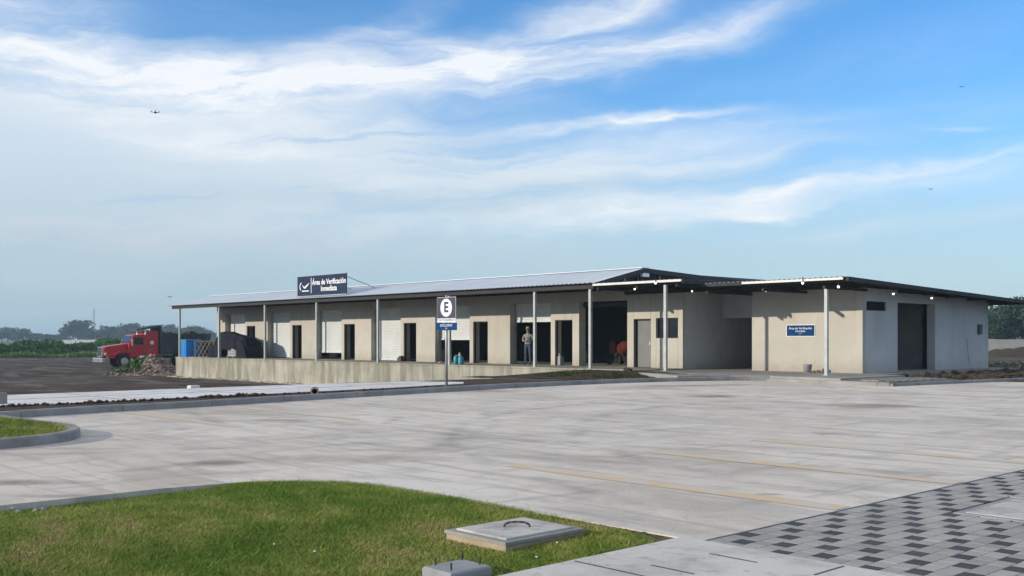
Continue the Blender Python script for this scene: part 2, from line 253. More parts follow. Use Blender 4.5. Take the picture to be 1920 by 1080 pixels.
# ------------------------------------------------------------------ object helpers
def tag(o, label=None, cat=None, group=None, kind=None):
    if label: o['label'] = label
    if cat: o['category'] = cat
    if group: o['group'] = group
    if kind: o['kind'] = kind
    return o
def thing(name, loc, label, cat, group=None):
    o = bpy.data.objects.new(name, None); COL.objects.link(o); o.location = loc; o.empty_display_size = .2
    return tag(o, label, cat, group)
class MB:
    def __init__(s): s.v = []; s.f = []; s.mi = []
    def face(s, pts, mi=0):
        n = len(s.v); s.v += [tuple(p) for p in pts]; s.f.append(tuple(range(n, n + len(pts)))); s.mi.append(mi)
    def box(s, x0, x1, y0, y1, z0, z1, mi=0):
        n = len(s.v); s.v += [(x, y, z) for z in (z0, z1) for y in (y0, y1) for x in (x0, x1)]
        for q in ((0, 2, 3, 1), (4, 5, 7, 6), (0, 1, 5, 4), (2, 6, 7, 3), (0, 4, 6, 2), (1, 3, 7, 5)):
            s.f.append(tuple(n + i for i in q)); s.mi.append(mi)
        return s
    def bbox(s, x0, x1, y0, y1, z0, z1, b=.006):     # box with chamfered top
        n = len(s.v)
        for (z, i) in ((z0, 0), (z1 - b, 0), (z1, b)): s.v += [(x0 + i, y0 + i, z), (x1 - i, y0 + i, z), (x1 - i, y1 - i, z), (x0 + i, y1 - i, z)]
        for r in (0, 4):
            for i in range(4):
                j = (i + 1) % 4; s.f.append((n + r + i, n + r + j, n + r + 4 + j, n + r + 4 + i)); s.mi.append(0)
        s.f.append((n + 8, n + 9, n + 10, n + 11)); s.mi.append(0); return s
    def prism(s, pts, z0, z1, mi=0):
        n = len(s.v); k = len(pts)
        s.v += [(p[0], p[1], z0 if len(p) < 3 else p[2] + z0) for p in pts] + [(p[0], p[1], z1 if len(p) < 3 else p[2] + z1) for p in pts]
        s.f.append(tuple(n + k + i for i in range(k))); s.f.append(tuple(n + k - 1 - i for i in range(k))); s.mi += [mi, mi]
        for i in range(k):
            j = (i + 1) % k; s.f.append((n + i, n + j, n + k + j, n + k + i)); s.mi.append(mi)
        return s
    def side(s, pts, y0, y1, mi=0):                   # profile in x,z extruded along y
        n = len(s.v); k = len(pts)
        s.v += [(p[0], y0, p[1]) for p in pts] + [(p[0], y1, p[1]) for p in pts]
        s.f.append(tuple(n + i for i in range(k))); s.f.append(tuple(n + 2 * k - 1 - i for i in range(k))); s.mi += [mi, mi]
        for i in range(k):
            j = (i + 1) % k; s.f.append((n + j, n + i, n + k + i, n + k + j)); s.mi.append(mi)
        return s
    def tube(s, p, q, r0, r1=None, k=10, cap=True, mi=0):
        r1 = r0 if r1 is None else r1; p, q = Vector(p), Vector(q); d = (q - p).normalized()
        a = d.orthogonal().normalized(); b = d.cross(a); n = len(s.v)
        for c, r in ((p, r0), (q, r1)):
            for i in range(k):
                t = 2 * math.pi * i / k; s.v.append(tuple(c + a * r * math.cos(t) + b * r * math.sin(t)))
        for i in range(k):
            j = (i + 1) % k; s.f.append((n + i, n + j, n + k + j, n + k + i)); s.mi.append(mi)
        if cap: s.f += [tuple(n + k - 1 - i for i in range(k)), tuple(n + k + i for i in range(k))]; s.mi += [mi, mi]
        return s
    def lathe(s, prof, c=(0, 0, 0), k=16, mi=0):      # prof (r, z)
        n = len(s.v)
        for r, z in prof:
            for i in range(k):
                t = 2 * math.pi * i / k; s.v.append((c[0] + r * math.cos(t), c[1] + r * math.sin(t), c[2] + z))
        for a in range(len(prof) - 1):
            for i in range(k):
                j = (i + 1) % k; s.f.append((n + a * k + i, n + a * k + j, n + (a + 1) * k + j, n + (a + 1) * k + i)); s.mi.append(mi)
        s.f += [tuple(n + k - 1 - i for i in range(k)), tuple(n + (len(prof) - 1) * k + i for i in range(k))]; s.mi += [mi, mi]
        return s
    def rock(s, c, r, sq=(1, 1, 1), seed=0, mi=0):
        bm = bmesh.new(); bmesh.ops.create_icosphere(bm, subdivisions=1, radius=1); rr = random.Random(seed); n = len(s.v)
        for v in bm.verts:
            q = rr.uniform(.65, 1.2) * r; s.v.append((c[0] + v.co.x * q * sq[0], c[1] + v.co.y * q * sq[1], c[2] + v.co.z * q * sq[2]))
        for f in bm.faces: s.f.append(tuple(n + v.index for v in f.verts)); s.mi.append(mi)
        bm.free(); return s
    def mesh(s, name, off=(0, 0, 0)):
        me = bpy.data.meshes.new(name); me.from_pydata([(a - off[0], b - off[1], c - off[2]) for a, b, c in s.v], [], s.f)
        if any(s.mi): me.polygons.foreach_set('material_index', s.mi)
        me.update(); return me
    def build(s, name, m, parent=None, loc=None, smooth=False, bevel=0):
        off = parent_origin(parent) if parent is not None else (loc or (0, 0, 0))
        me = s.mesh(name, off)
        return link(name, me, m, parent, None if parent is not None else loc, smooth, bevel)
def parent_origin(p):
    o = Vector((0, 0, 0))
    while p is not None: o = o + p.location; p = p.parent
    return o
def link(name, me, m, parent=None, loc=None, smooth=False, bevel=0):
    for x in (m if isinstance(m, (list, tuple)) else [m]): me.materials.append(M[x] if isinstance(x, str) else x)
    if smooth: me.polygons.foreach_set('use_smooth', [True] * len(me.polygons))
    o = bpy.data.objects.new(name, me); COL.objects.link(o)
    if parent is not None: o.parent = parent
    elif loc: o.location = loc
    if bevel:
        b = o.modifiers.new('bevel', 'BEVEL'); b.width = bevel; b.segments = 2; b.limit_method = 'ANGLE'; b.angle_limit = R(40)
    return o
def copy_tree(o, parent=None):
    c = o.copy(); COL.objects.link(c)
    if parent is not None: c.parent = parent
    for ch in list(o.children): copy_tree(ch, c)
    return c
def text(name, body, size, m, parent, loc, rot, ext=.004, align='CENTER', bold=0):
    cu = bpy.data.curves.new(name, 'FONT'); cu.body = body; cu.size = size; cu.extrude = ext; cu.align_x = align; cu.align_y = 'CENTER'; cu.offset = bold
    t = bpy.data.objects.new('tmp', cu); COL.objects.link(t); me = bpy.data.meshes.new_from_object(t.evaluated_get(bpy.context.evaluated_depsgraph_get()))
    bpy.data.objects.remove(t)
    o = link(name, me, m, parent); o.location = Vector(loc) - parent_origin(parent); o.rotation_euler = rot; return o
cH, sH = math.cos(HEAD), math.sin(HEAD)
def ray(px, py): x = (px - 960) / 1920; return Vector((x * cH - sH, x * sH + cH, (636 - py) / 1920))
def gp(px, py, z): d = ray(px, py); return Vector((0, 0, EYE)) + d * ((z - EYE) / d.z)
def onY(px, py, Y): d = ray(px, py); return Vector((0, 0, EYE)) + d * (Y / d.y)
def onX(px, py, X): d = ray(px, py); return Vector((0, 0, EYE)) + d * (X / d.x)
def onD(px, py, D): return Vector((0, 0, EYE)) + ray(px, py) * D
def sstep(a, b, x): t = max(0., min(1., (x - a) / (b - a))); return t * t * (3 - 2 * t)
def fbm(x, y, s=1., o=4): return mnoise.fractal(Vector((x * s, y * s, 3.1)), 1.0, 2.0, o)

# ------------------------------------------------------------------ ground
def gz(x, y):
    z = -1.1 + 1.04 * sstep(-36.5, -28.2, x)
    if x > -28: z = -.06
    if x < -29 and math.hypot(x, y) < 200: z += .05 * fbm(x, y, .22)
    if x > -17.6 and y > 33.5: z += .10 * sstep(33.5, 36, y)
    return z
xs = sorted(set([-3200, -2200, -1500, -1000, -700, -500, -380, -300, -240, -200] + [round(-180 + i * 2.0, 2) for i in range(66)] + [round(-50 + .9 * i, 2) for i in range(40)] + [-12, -6, 0, 8, 20, 40, 80, 160, 300, 600, 1200, 2200, 3200]))
ys = sorted(set([-3200, -1600, -800, -400, -200, -100, -60, -40, -30, -20] + [-14 + 1.2 * i for i in range(60)] + [60, 64, 70, 78, 88, 100, 115, 135, 160, 200, 260, 340, 450, 600, 800, 1100, 1600, 2200, 3200]))
b = MB(); nx = len(xs)
b.v = [(x, y, gz(x, y)) for y in ys for x in xs]
for j in range(len(ys) - 1):
    for i in range(nx - 1): b.f.append((j * nx + i, j * nx + i + 1, (j + 1) * nx + i + 1, (j + 1) * nx + i)); b.mi.append(0)
tag(b.build('ground', 'yard', smooth=True), kind='structure')
# pale green fields beyond the cane
b = MB(); A = gp(-400, 668, -1.1); B_ = gp(520, 667, -1.1)
fd = ray(0, 636).normalized(); fd2 = ray(450, 636).normalized()
b.face([(A.x, A.y, -1.05), (B_.x, B_.y, -1.05), (B_.x + fd2.x * 1400, B_.y + fd2.y * 1400, -1.05), (A.x + fd.x * 1500 - 500, A.y + fd.y * 1500, -1.05)])
tag(b.build('field', 'green'), kind='structure')

# ------------------------------------------------------------------ parking lot
KERB = [(-19.2, -12), (-19.2, 4), (-19.35, 6.24), (-19.65, 7.7), (-19.9, 10), (-20.44, 12.96), (-20.98, 16.53), (-21.4, 19.4), (-21.6, 22), (-21.5, 25), (-21.0, 27.4), (-20.2, 29.2), (-19.35, 30.0)]
KERB2 = [(-19.15, 29.45), (-17, 29.15), (-14.75, 29.0), (-14.45, 29.25), (-14.05, 32.3), (-13.6, 35), (-13.2, 38), (-12.5, 50), (-11, 80)]
LAWN = [(-9.25, -8), (-9.25, 3.6), (-9.27, 4.1), (-9.15, 4.89), (-8.86, 5.31), (-8.5, 5.6), (-8.1, 5.74), (-7.3, 5.77), (-6, 5.78), (-4.52, 5.80)]
LOTEDGE = KERB + KERB2[0:] + [(2, 80), (2, 16), (-4.3, 16), (-4.3, 5.82), (-4.52, 5.80)]
b = MB(); b.prism([(x, y) for x, y in KERB] + KERB2 + [(2, 80), (2, 16), (-4.3, 16), (-4.3, 5.815)] + LAWN[::-1] + [(-9.25, -12)], -.14, 0)
tag(b.build('parking_lot', 'lot'), kind='structure')
def ribbon(pts, off0, off1):                            # offset a polyline to its left by off0..off1
    out = []
    for i, p in enumerate(pts):
        a = Vector(pts[max(0, i - 1)]); c = Vector(pts[min(len(pts) - 1, i + 1)]); d = (c - a).normalized(); n = Vector((-d.y, d.x))
        out.append((Vector(p) + n * off0, Vector(p) + n * off1))
    return out
def smooth_poly(pts, k=5):
    out = []
    for i in range(len(pts) - 1):
        p0, p1, p2, p3 = (Vector(pts[max(0, min(len(pts) - 1, i + d))]) for d in (-1, 0, 1, 2))
        for j in range(k):
            t = j / k; out.append(tuple(.5 * ((2 * p1) + (p2 - p0) * t + (2 * p0 - 5 * p1 + 4 * p2 - p3) * t * t + (3 * p1 - p0 - 3 * p2 + p3) * t ** 3)))
    return out + [tuple(pts[-1])]
def kerb_run(pts, w=.17, h=.13, side=1, z0=-.1, name='kerb', m='kerb'):
    """kerb stones laid end to end along a polyline, each about 1 m with a tight joint"""
    root = thing(name, (0, 0, 0), None, None); root['kind'] = 'structure'
    P = smooth_poly(pts, 6); RB = ribbon(P, -.006 * side, w * side); seg = []; acc = 0; cur = [0]
    for i in range(1, len(P)):
        acc += (Vector(P[i]) - Vector(P[i - 1])).length; cur.append(i)
        if acc > 1.9 or i == len(P) - 1: seg.append(cur); cur = [i]; acc = 0
    for sgm in seg:
        if len(sgm) < 2: continue
        rb = [RB[q] for q in sgm]; sgm = [P[q] for q in sgm]; b = MB(); k = len(rb); dz = random.uniform(-.004, .004)
        d0 = (Vector(sgm[1]) - Vector(sgm[0])).normalized() * .006; d1 = (Vector(sgm[-2]) - Vector(sgm[-1])).normalized() * .006
        rb[0] = (rb[0][0] + d0, rb[0][1] + d0); rb[-1] = (rb[-1][0] + d1, rb[-1][1] + d1)
        for (p, q) in rb:
            n = (q - p).normalized(); 
            b.v += [(p.x, p.y, z0), (p.x + n.x * .012, p.y + n.y * .012, h - .02 + dz), (p.x + n.x * .035, p.y + n.y * .035, h + dz), (q.x, q.y, h + dz), (q.x, q.y, z0)]
        for i in range(k - 1):
            for j in range(4): b.f.append((i * 5 + j, i * 5 + j + 1, i * 5 + 6 + j, i * 5 + 5 + j)); b.mi.append(0)
        b.f.append((0, 1, 2, 3, 4)); b.f.append(tuple((k - 1) * 5 + j for j in (4, 3, 2, 1, 0))); b.mi += [0, 0]
        b.build('kerb_stone', m, root)
    return root
kerb_run(KERB)
kerb_run(KERB2, h=.10, w=.15)
# worn yellow bay lines
def line(x0, x1, y, w=.11):
    b = MB(); b.face([(x0, y - w / 2, .004), (x1, y - w / 2, .004), (x1, y + w / 2, .004), (x0, y + w / 2, .004)]); tag(b.build('bay_line', 'yellow'), kind='structure')
for y in (7.75, 9.95, 12.15): line(-8.3 + (y > 9) * .2, -4.32, y, .24)
for y in (7.95, 10.2, 12.5): line(-19.3 - (y - 8) * .2, -14.9, y, .20)
# dirt verge, concrete strip
b = MB(); P = smooth_poly(KERB[1:], 3); rb = ribbon(P, .17, 2.9)
n = 0
for i, (p, q) in enumerate(rb):
    for k in range(5):
        t = k / 4; x, y = p.lerp(q, t); b.v.append((x, y, .05 - .035 * t + .012 * fbm(x, y, 1.3) * (k > 0)))
for i in range(len(rb) - 1):
    for k in range(4): b.f.append((i * 5 + k, i * 5 + k + 1, i * 5 + 6 + k, i * 5 + 5 + k)); b.mi.append(0)
tag(b.build('soil_verge', 'soil', smooth=True), kind='structure')
b = MB(); b.prism([(-22.55, -9), (-22.6, 8), (-22.9, 12), (-23.5, 17), (-24.2, 20.5), (-25.0, 21.2), (-26.6, 20.4), (-27.1, 16.5), (-27.0, 12), (-26.9, 8), (-26.9, -9)], -.2, .03)
tag(b.build('concrete_strip', 'strip'), kind='structure')
root = bpy.data.objects['concrete_strip']; b = MB()
for y0, y1, x in ((-9, 8, -24.7), (8, 12, -24.85), (12, 17, -25.1), (17, 20.6, -25.4)): b.box(x - .012, x + .012, y0, y1, .0302, .0335)
for y in (3, 6.2, 9.4, 12.6, 15.8, 18.8): b.box(-26.75, -23.5 if y > 12 else -22.95, y - .012, y + .012, .0302, .0335)
b.build('strip_joint', 'joint', root)
b = MB(); rr = random.Random(3)                          # loose clods along the verge
for i in range(900):
    t = rr.random(); y = 2 + 27 * t; x = -22.3 - .028 * (y - 8) * (y > 8) + rr.gauss(0, .10) - (0.03 * max(0, y - 14)); r = abs(rr.gauss(.014, .014)) + .012
    if 11 < y < 12.6: r *= 1.9
    b.rock((x, y, .03 + r * .2), r, (1, 1.3, .8), i)
tag(b.build('soil_clods', 'soil'), kind='stuff')

# left grass island with kerb
ISL = [(-13.93, -9), (-13.93, -5), (-13.93, -2), (-13.93, .5), (-13.93, 2.2), (-13.93, 3.2), (-13.94, 3.8), (-14.0, 4.25), (-14.15, 4.7), (-14.45, 5.15), (-15.0, 5.5), (-15.7, 5.68), (-16.6, 5.62), (-17.8, 5.55), (-18.7, 5.5), (-18.9, 5.2), (-18.9, -9)]
kerb_run(ISL[:-1], h=.125, w=.16, z0=-.02)
b = MB(); rb = ribbon(smooth_poly(ISL[:-1], 6), .155, .2); b.prism([tuple(p) for p, q in rb] + [(-18.74, -9)], .0, .105)
tag(b.build('island_soil', 'lsoil'), kind='structure')
isl_poly = [tuple(p) for p, q in rb] + [(-18.74, -9)]
# foreground lawn bed
def lz(x, y): return -.010 - .05 * sstep(-8.1, -9.1, x) * sstep(5.1, 4.2, y) - .03 * sstep(5.2, 4.2, y) * sstep(-7, -6, x) + .006 * fbm(x, y, .9)
b = MB(); gx = [-9.6 + i * .215 for i in range(25)]; gy = [-2 + j * .2 for j in range(41)]; b.v = [(x, y, lz(x, y) if y < 5.9 else -.03) for y in gy for x in gx]   # its rim runs on under the slabs
for j in range(len(gy) - 1):
    for i in range(len(gx) - 1): b.f.append((j * 25 + i, j * 25 + i + 1, (j + 1) * 25 + i + 1, (j + 1) * 25 + i)); b.mi.append(0)
tag(b.build('lawn_soil', 'lsoil', smooth=True), kind='structure')
# bare soil against the lot edge
b = MB(); rr = random.Random(5)
for i in range(900):
    t = rr.random() ** .8; x = -4.55 - 1.15 * t; r = rr.uniform(.006, .02); y = 5.785 - abs(rr.gauss(0, .05 + .09 * (1 - t)))
    if y < 5.80 - (x + 5.9) * .9: continue
    b.rock((x, y, -.024 + r * .5), r, (1, 1, .7), i)
tag(b.build('soil_crumbs', 'soil'), kind='stuff')

def inside(px, py, poly):
    c = np.zeros(len(px), bool); k = len(poly)
    for i in range(k):
        x0, y0 = poly[i]; x1, y1 = poly[(i + 1) % k]
        if y0 == y1: continue
        m = (y0 > py) != (y1 > py); c ^= m & (px < (x1 - x0) * (py - y0) / (y1 - y0) + x0)
    return c
def blades(name, poly, dens, z, hgt, wid, m, dmax=99, near=None):
    P = np.array([p[:2] for p in poly]); lo, hi = P.min(0), P.max(0); lo[1] = max(lo[1], -2.0); lo[0] = max(lo[0], -19)
    n = int(dens * (hi - lo).prod()); x = rng.uniform(lo[0], hi[0], n); y = rng.uniform(lo[1], hi[1], n)
    fwd = -x * sH + y * cH; rt = x * cH + y * sH
    ok = inside(x + rng.normal(0, .018, n), y + rng.normal(0, .018, n), [tuple(p) for p in P]) & (fwd > 2.4) & (np.abs(rt) < fwd * .64 + .9); x, y = x[ok], y[ok]
    pat = np.array([fbm(a, c, .5, 3) for a, c in zip(x, y)])        # patchiness
    keep = rng.random(len(x)) < np.clip(.9 - .45 * pat, .35, 1); x, y, pat = x[keep], y[keep], pat[keep]; n = len(x)
    a = rng.uniform(0, 2 * np.pi, n); hgt = hgt * np.where(rng.random(n) < .03, 1.9, 1.0); h = hgt * rng.uniform(.45, 1.25, n) * (1 - .25 * np.clip(pat, -1, 1)); w = wid * rng.uniform(.6, 1.3, n)
    ln = rng.uniform(.5, 2.0, n) * h; la = rng.uniform(0, 2 * np.pi, n)
    z = np.array([z(p, q) for p, q in zip(x, y)]) - .003 if callable(z) else np.full(n, z)
    ca, sa = np.cos(a) * w / 2, np.sin(a) * w / 2
    V = np.empty((n, 3, 3), np.float32)
    V[:, 0] = np.stack([x - ca, y - sa, z], 1); V[:, 1] = np.stack([x + ca, y + sa, z], 1)
    V[:, 2] = np.stack([x + np.cos(la) * ln, y + np.sin(la) * ln, z + h], 1)
    pat2 = np.array([fbm(p + 9, q * 1.5, 2.2, 3) for p, q in zip(x, y)]); tint = np.clip(.42 + .55 * pat + .45 * pat2 + rng.normal(0, .16, n), 0, 1)
    return tri_mesh(name, V, tint, m)
def tri_mesh(name, V, tint, m, parent=None):
    n = len(V); me = bpy.data.meshes.new(name); k = V.shape[1]
    me.vertices.add(n * k); me.vertices.foreach_set('co', V.astype(np.float32).ravel())
    me.loops.add(n * k); me.loops.foreach_set('vertex_index', np.arange(n * k, dtype=np.int32))
    me.polygons.add(n); me.polygons.foreach_set('loop_start', np.arange(0, n * k, k, dtype=np.int32)); me.update()
    at = me.attributes.new('tint', 'FLOAT', 'FACE'); at.data.foreach_set('value', tint.astype(np.float32)); me.validate()
    return link(name, me, m, parent)
tag(blades('lawn_grass', [(-9.23, -8), (-9.23, 3.6), (-9.25, 4.1), (-9.13, 4.93), (-8.88, 5.36), (-8.52, 5.64), (-8.1, 5.79), (-7.3, 5.82), (-6.2, 5.81), (-5.5, 5.77), (-4.9, 5.70), (-4.6, 5.6), (-4.49, 5.5), (-4.49, -8)], 26000, lz, .026, .0065, 'grass'), kind='stuff')
tag(blades('island_grass', isl_poly, 6000, .10, .04, .012, 'grass'), kind='stuff')

# ------------------------------------------------------------------ slab path and paving (lower right)
root = thing('slab_path', (0, 0, 0), None, None); root['kind'] = 'structure'
b = MB(); b.bbox(-4.46, 1.5, 4.93, 5.80, -.12, .010, .0012); b.build('concrete_slab', 'path', root)
b = MB(); b.bbox(-4.46, 1.5, 4.02, 4.926, -.12, .010, .0012); b.build('concrete_slab', 'path', root)
b = MB(); b.bbox(-4.46, 1.5, 1.0, 4.016, -.12, .010, .0012); b.build('concrete_slab', 'path', root)
b = MB(); b.box(-4.455, 1.5, 4.9262, 4.9298, -.1, .0092); b.box(-4.455, 1.5, 4.0162, 4.0198, -.1, .0092); b.build('joint_filler', 'dsteel', root)
b = MB()
for (x0, x1, y) in ((-4.42, -3.80, 4.66), (-3.98, -3.62, 5.46), (-4.02, -3.70, 4.92), (-3.25, -2.6, 5.30)): b.box(x0, x1, y - .008, y + .008, .0105, .0125)
for (x, y0, y1) in ((-3.2, 5.42, 5.76), (-2.75, 5.0, 5.6)): b.box(x - .007, x + .007, y0, y1, .0105, .0125)
b.build('saw_cut', 'dsteel', root)
root = thing('paver_walkway', (0, 0, 0), None, None); root['kind'] = 'structure'
b = MB(); b.box(-4.295, 2.0, 5.82, 15.95, -.1, -.004); b.build('joint_bed', 'joint', root)
b = MB(); b.box(-4.2985, -4.266, 5.82, 15.95, -.0035, .0015); b.build('edge_joint', 'dsteel', root)
PX, PY = .1245, .156; pm = {}
def pmesh(kind, v):
    if (kind, v) not in pm:
        q = MB(); q.bbox(-PX / 2 + .0016, PX / 2 - .0016, -PY / 2 + .0016, PY / 2 - .0016, -.05, 0, .0022)
        me = q.mesh('paver'); me.materials.append(M[(('pl', 'pl2', 'pl3') if kind == 0 else ('pd', 'pd2'))[v]]); pm[(kind, v)] = me
    return pm[(kind, v)]
cells = []; rr = random.Random(11)
for i in range(48):
    cx = -4.262 + PX / 2 + i * PX; off = (.02 - .25 * i) % .625
    for j in range(-6, 66):
        cy = 5.82 + off - .625 + (j + 6) * PY + PY / 2
        if not (5.806 - PY * .3 < cy < 15.9): continue
        if -3.62 < cx < -2.72 and 8.18 < cy < 9.35: continue
        cells.append((cx, cy, 1 if j % 4 == 0 else 0))
vis = [c for c in cells if c[0] + .08 < -.372 * c[1] + .25]
vis.sort(key=lambda c: math.hypot(c[0], c[1])); near = set(vis[:300]); stuffb = MB(); stuffd = MB()
for c in cells:
    z = .004 + rr.uniform(-.0008, .0008)
    ylo = c[1] - PY / 2
    if ylo < 5.806:                                    # cut piece along the slab
        q = MB(); q.bbox(c[0] - PX / 2 + .0016, c[0] + PX / 2 - .0016, 5.806, c[1] + PY / 2 - .0016, -.05, z, .0022); q.build('paver', 'pd' if c[2] else rr.choice(('pl', 'pl2', 'pl3')), root)
    elif c in near:
        o = bpy.data.objects.new('paver', pmesh(c[2], rr.choice((0, 0, 1, 2)) if c[2] == 0 else rr.choice((0, 0, 1)))); COL.objects.link(o); o.parent = root
        o.location = (c[0], c[1], z); o.rotation_euler = (rr.uniform(-.004, .004), rr.uniform(-.004, .004), rr.uniform(-.012, .012))
    else: (stuffd if c[2] else stuffb).bbox(c[0] - PX / 2 + .0025, c[0] + PX / 2 - .0025, c[1] - PY / 2 + .0025, c[1] + PY / 2 - .0025, -.05, z, .004)
tag(stuffb.build('far_paver', 'pl', root), kind='stuff'); tag(stuffd.build('far_dark_paver', 'pd', root), kind='stuff')
t = thing('inspection_cover', (-3.17, 8.76, 0), 'pale concrete inspection cover set flush among the pavers', 'cover')
b = MB(); b.bbox(-3.60, -2.74, 8.20, 9.33, -.05, .008); b.build('cover_frame', 'ped', t)
b = MB(); b.bbox(-3.53, -2.81, 8.27, 9.26, .0082, .013, .003); b.build('cover_lid', 'mhc', t)

# manhole box
t = thing('manhole', (-5.03, 4.66, -.062), 'raised square concrete manhole with looped steel handle on the lawn', 'manhole')
mq = [gp(830, 991, .048), gp(945, 1017, .048), gp(1098, 990, .048), gp(986, 972, .048)]; MX0, MX1 = (mq[0].x + mq[3].x) / 2, (mq[1].x + mq[2].x) / 2; MY0, MY1 = (mq[0].y + mq[1].y) / 2, (mq[2].y + mq[3].y) / 2
b = MB(); b.bbox(MX0, MX1, MY0, MY1, -.2, .026, .006); b.build('base', 'mhs', t)
b = MB(); b.bbox(MX0 - .01, MX1 + .01, MY0 - .012, MY1 + .01, .0265, .048, .004); b.build('frame', 'kerb', t)
b = MB(); b.bbox(MX0 + .05, MX1 - .05, MY0 + .05, MY1 - .05, .0482, .060, .005); b.build('lid', 'mhc', t)
b = MB(); hp = [(-.09, 0), (-.085, .022), (-.05, .036), (0, .04), (.05, .036), (.085, .022), (.09, 0)]
hx, hy = (MX0 + MX1) / 2, (MY0 + MY1) / 2 + .02
for p, q in zip(hp, hp[1:]): b.tube((hx + p[0] * .72, hy + p[0] * .72, .058 + p[1]), (hx + q[0] * .72, hy + q[0] * .72, .058 + q[1]), .0075, k=8)
b.build('handle', 'dsteel', t, smooth=True)
# anchor pedestal with bolts
t = thing('anchor_block', (-4.86, 4.06, -.062), 'small grey concrete pedestal with four upright threaded bolts', 'pedestal')
AZ0 = .035; ac = [gp(791, 1062, AZ0), gp(870, 1047, AZ0), gp(919, 1061, AZ0), gp(846, 1076, AZ0)]
ax0, ax1 = (ac[0].x + ac[1].x) / 2, (ac[2].x + ac[3].x) / 2; ay0, ay1 = (ac[0].y + ac[3].y) / 2, (ac[1].y + ac[2].y) / 2
b = MB(); b.bbox(ax0, ax1, ay0, ay1, -.25, AZ0, .01); b.build('pedestal', 'ped', t)
for px, py in ((810, 1058), (846, 1069.5), (870, 1047.5), (906, 1057)):
    q = gp(px, py, AZ0); x = min(max(q.x, ax0 + .03), ax1 - .03); y = min(max(q.y, ay0 + .03), ay1 - .03)
    b = MB(); b.tube((x, y, AZ0 - .002), (x, y, AZ0 + .044), .0055, k=8)
    for i in range(6): b.tube((x, y, AZ0 + .010 + i * .006), (x, y, AZ0 + .0125 + i * .006), .0068, k=8)
    b.build('anchor_bolt', 'dsteel', t)
# stones, flowers on the lawn
for (px, py, nm, lab) in ((22, 952, 'a', 'tiny white stone at the left edge of the lawn'), (514, 1033, 'b', 'white flower head in the middle of the lawn'), (590, 1047, 'c', 'white flower head right of its neighbour, mid lawn'), (1045, 1030, 'd', 'white dandelion-like flower in the grass right of the manhole'), (1006, 1058, 'e', 'small pale flower beside the corner of the slab path')):
    p = gp(px, py, -.03)
    if nm == 'a':
        o = MB().rock((p.x, p.y, -.04), .022, (1, 1, .8), 4).build('stone', 'white', loc=(p.x, p.y, -.062)); tag(o, lab, 'stone')
    else:
        t = thing('flower', (p.x, p.y, -.03), lab, 'flower', 'pale flowers dotted over the lawn')
        b = MB(); b.tube((p.x, p.y, -.04), (p.x, p.y, .016), .0018, k=5); b.build('stem', 'green', t)
        b = MB(); b.lathe([(.002, -.004), (.008, 0), (.0065, .004), (.002, .006)], (p.x, p.y, .016), 8); b.build('bloom', 'white', t)
p = gp(60, 958, -.05); t = thing('stone_cluster', (p.x, p.y, -.06), 'low cluster of grey stones in the lawn near its left edge', 'stones')
for i in range(5): b = MB(); b.rock((p.x + random.uniform(-.06, .06), p.y + random.uniform(-.12, .12), -.045), random.uniform(.02, .04), (1, 1, .6), i + 40); b.build('stone', 'kerb', t)
p = gp(114, 978, -.04); tag(MB().rock((p.x, p.y, -.045), .026, (1, 1, .8), 77).build('clod', 'soil', loc=(p.x, p.y, -.062)), 'small dark clod of earth lying on the lawn', 'clod')

# ------------------------------------------------------------------ dock + walkway
FZ = .22
dock = thing('loading_dock', (-46, 31.7, -1.1), 'long raised concrete loading platform with stained front wall', 'platform')
b = MB(); b.box(-65.3, -25.4, 30.2, 33.16, -1.6, FZ - .06); b.build('dock_wall', 'dock', dock)
xe = [-65.32 + i * 3.99 for i in range(11)]
for i in range(10):
    b = MB(); b.bbox(xe[i] + .006, xe[i + 1] - .006, 30.17, 33.18, FZ - .0595, FZ, .01); b.build('deck_slab', 'dock', dock)
b = MB()
for i in range(60):
    x0 = -66.0 + i * .42; b.box(x0, x0 + .42, 29.92 + .04 * math.sin(i * 1.7), 30.198, -1.35, -1.06 + .03 * math.sin(i * .9))
b.build('footing', 'dock', dock)
b = MB(); b.prism([(-25.39, 30.1), (-24.2, 29.0), (-22.6, 28.3), (-21.35, 27.5), (-20.45, 29.2), (-19.45, 30.1), (-19.0, 29.62), (-17.0, 29.32), (-16.4, 29.33), (-16.4, 33.6), (-17.4, 34.0), (-17.4, 45.8), (-27, 46.5), (-27, 33.0), (-25.39, 33.0)], -.1, .17)
tag(b.build('walkway', 'walk'), kind='structure')
root = thing('paver_ramp', (0, 0, 0), None, None); root['kind'] = 'structure'
b = MB(); b.prism([(-16.39, 29.30), (-14.72, 29.16), (-14.55, 29.35), (-14.3, 31.6), (-14.3, 33.0), (-16.39, 33.4)], -.1, .118); b.build('ramp_bed', 'joint', root)
for i in range(7):
    for j in range(13):
        x = -16.36 + i * .295; y = 29.42 + j * .28
        if x > -14.65: continue
        q = MB(); q.bbox(x, x + .285, y, y + .27, .05, .135, .006); o = q.build('paver', 'pd2' if (i + 2 * j) % 4 == 0 or (i + 2 * j) % 4 == 1 and i % 2 else 'pl', root)

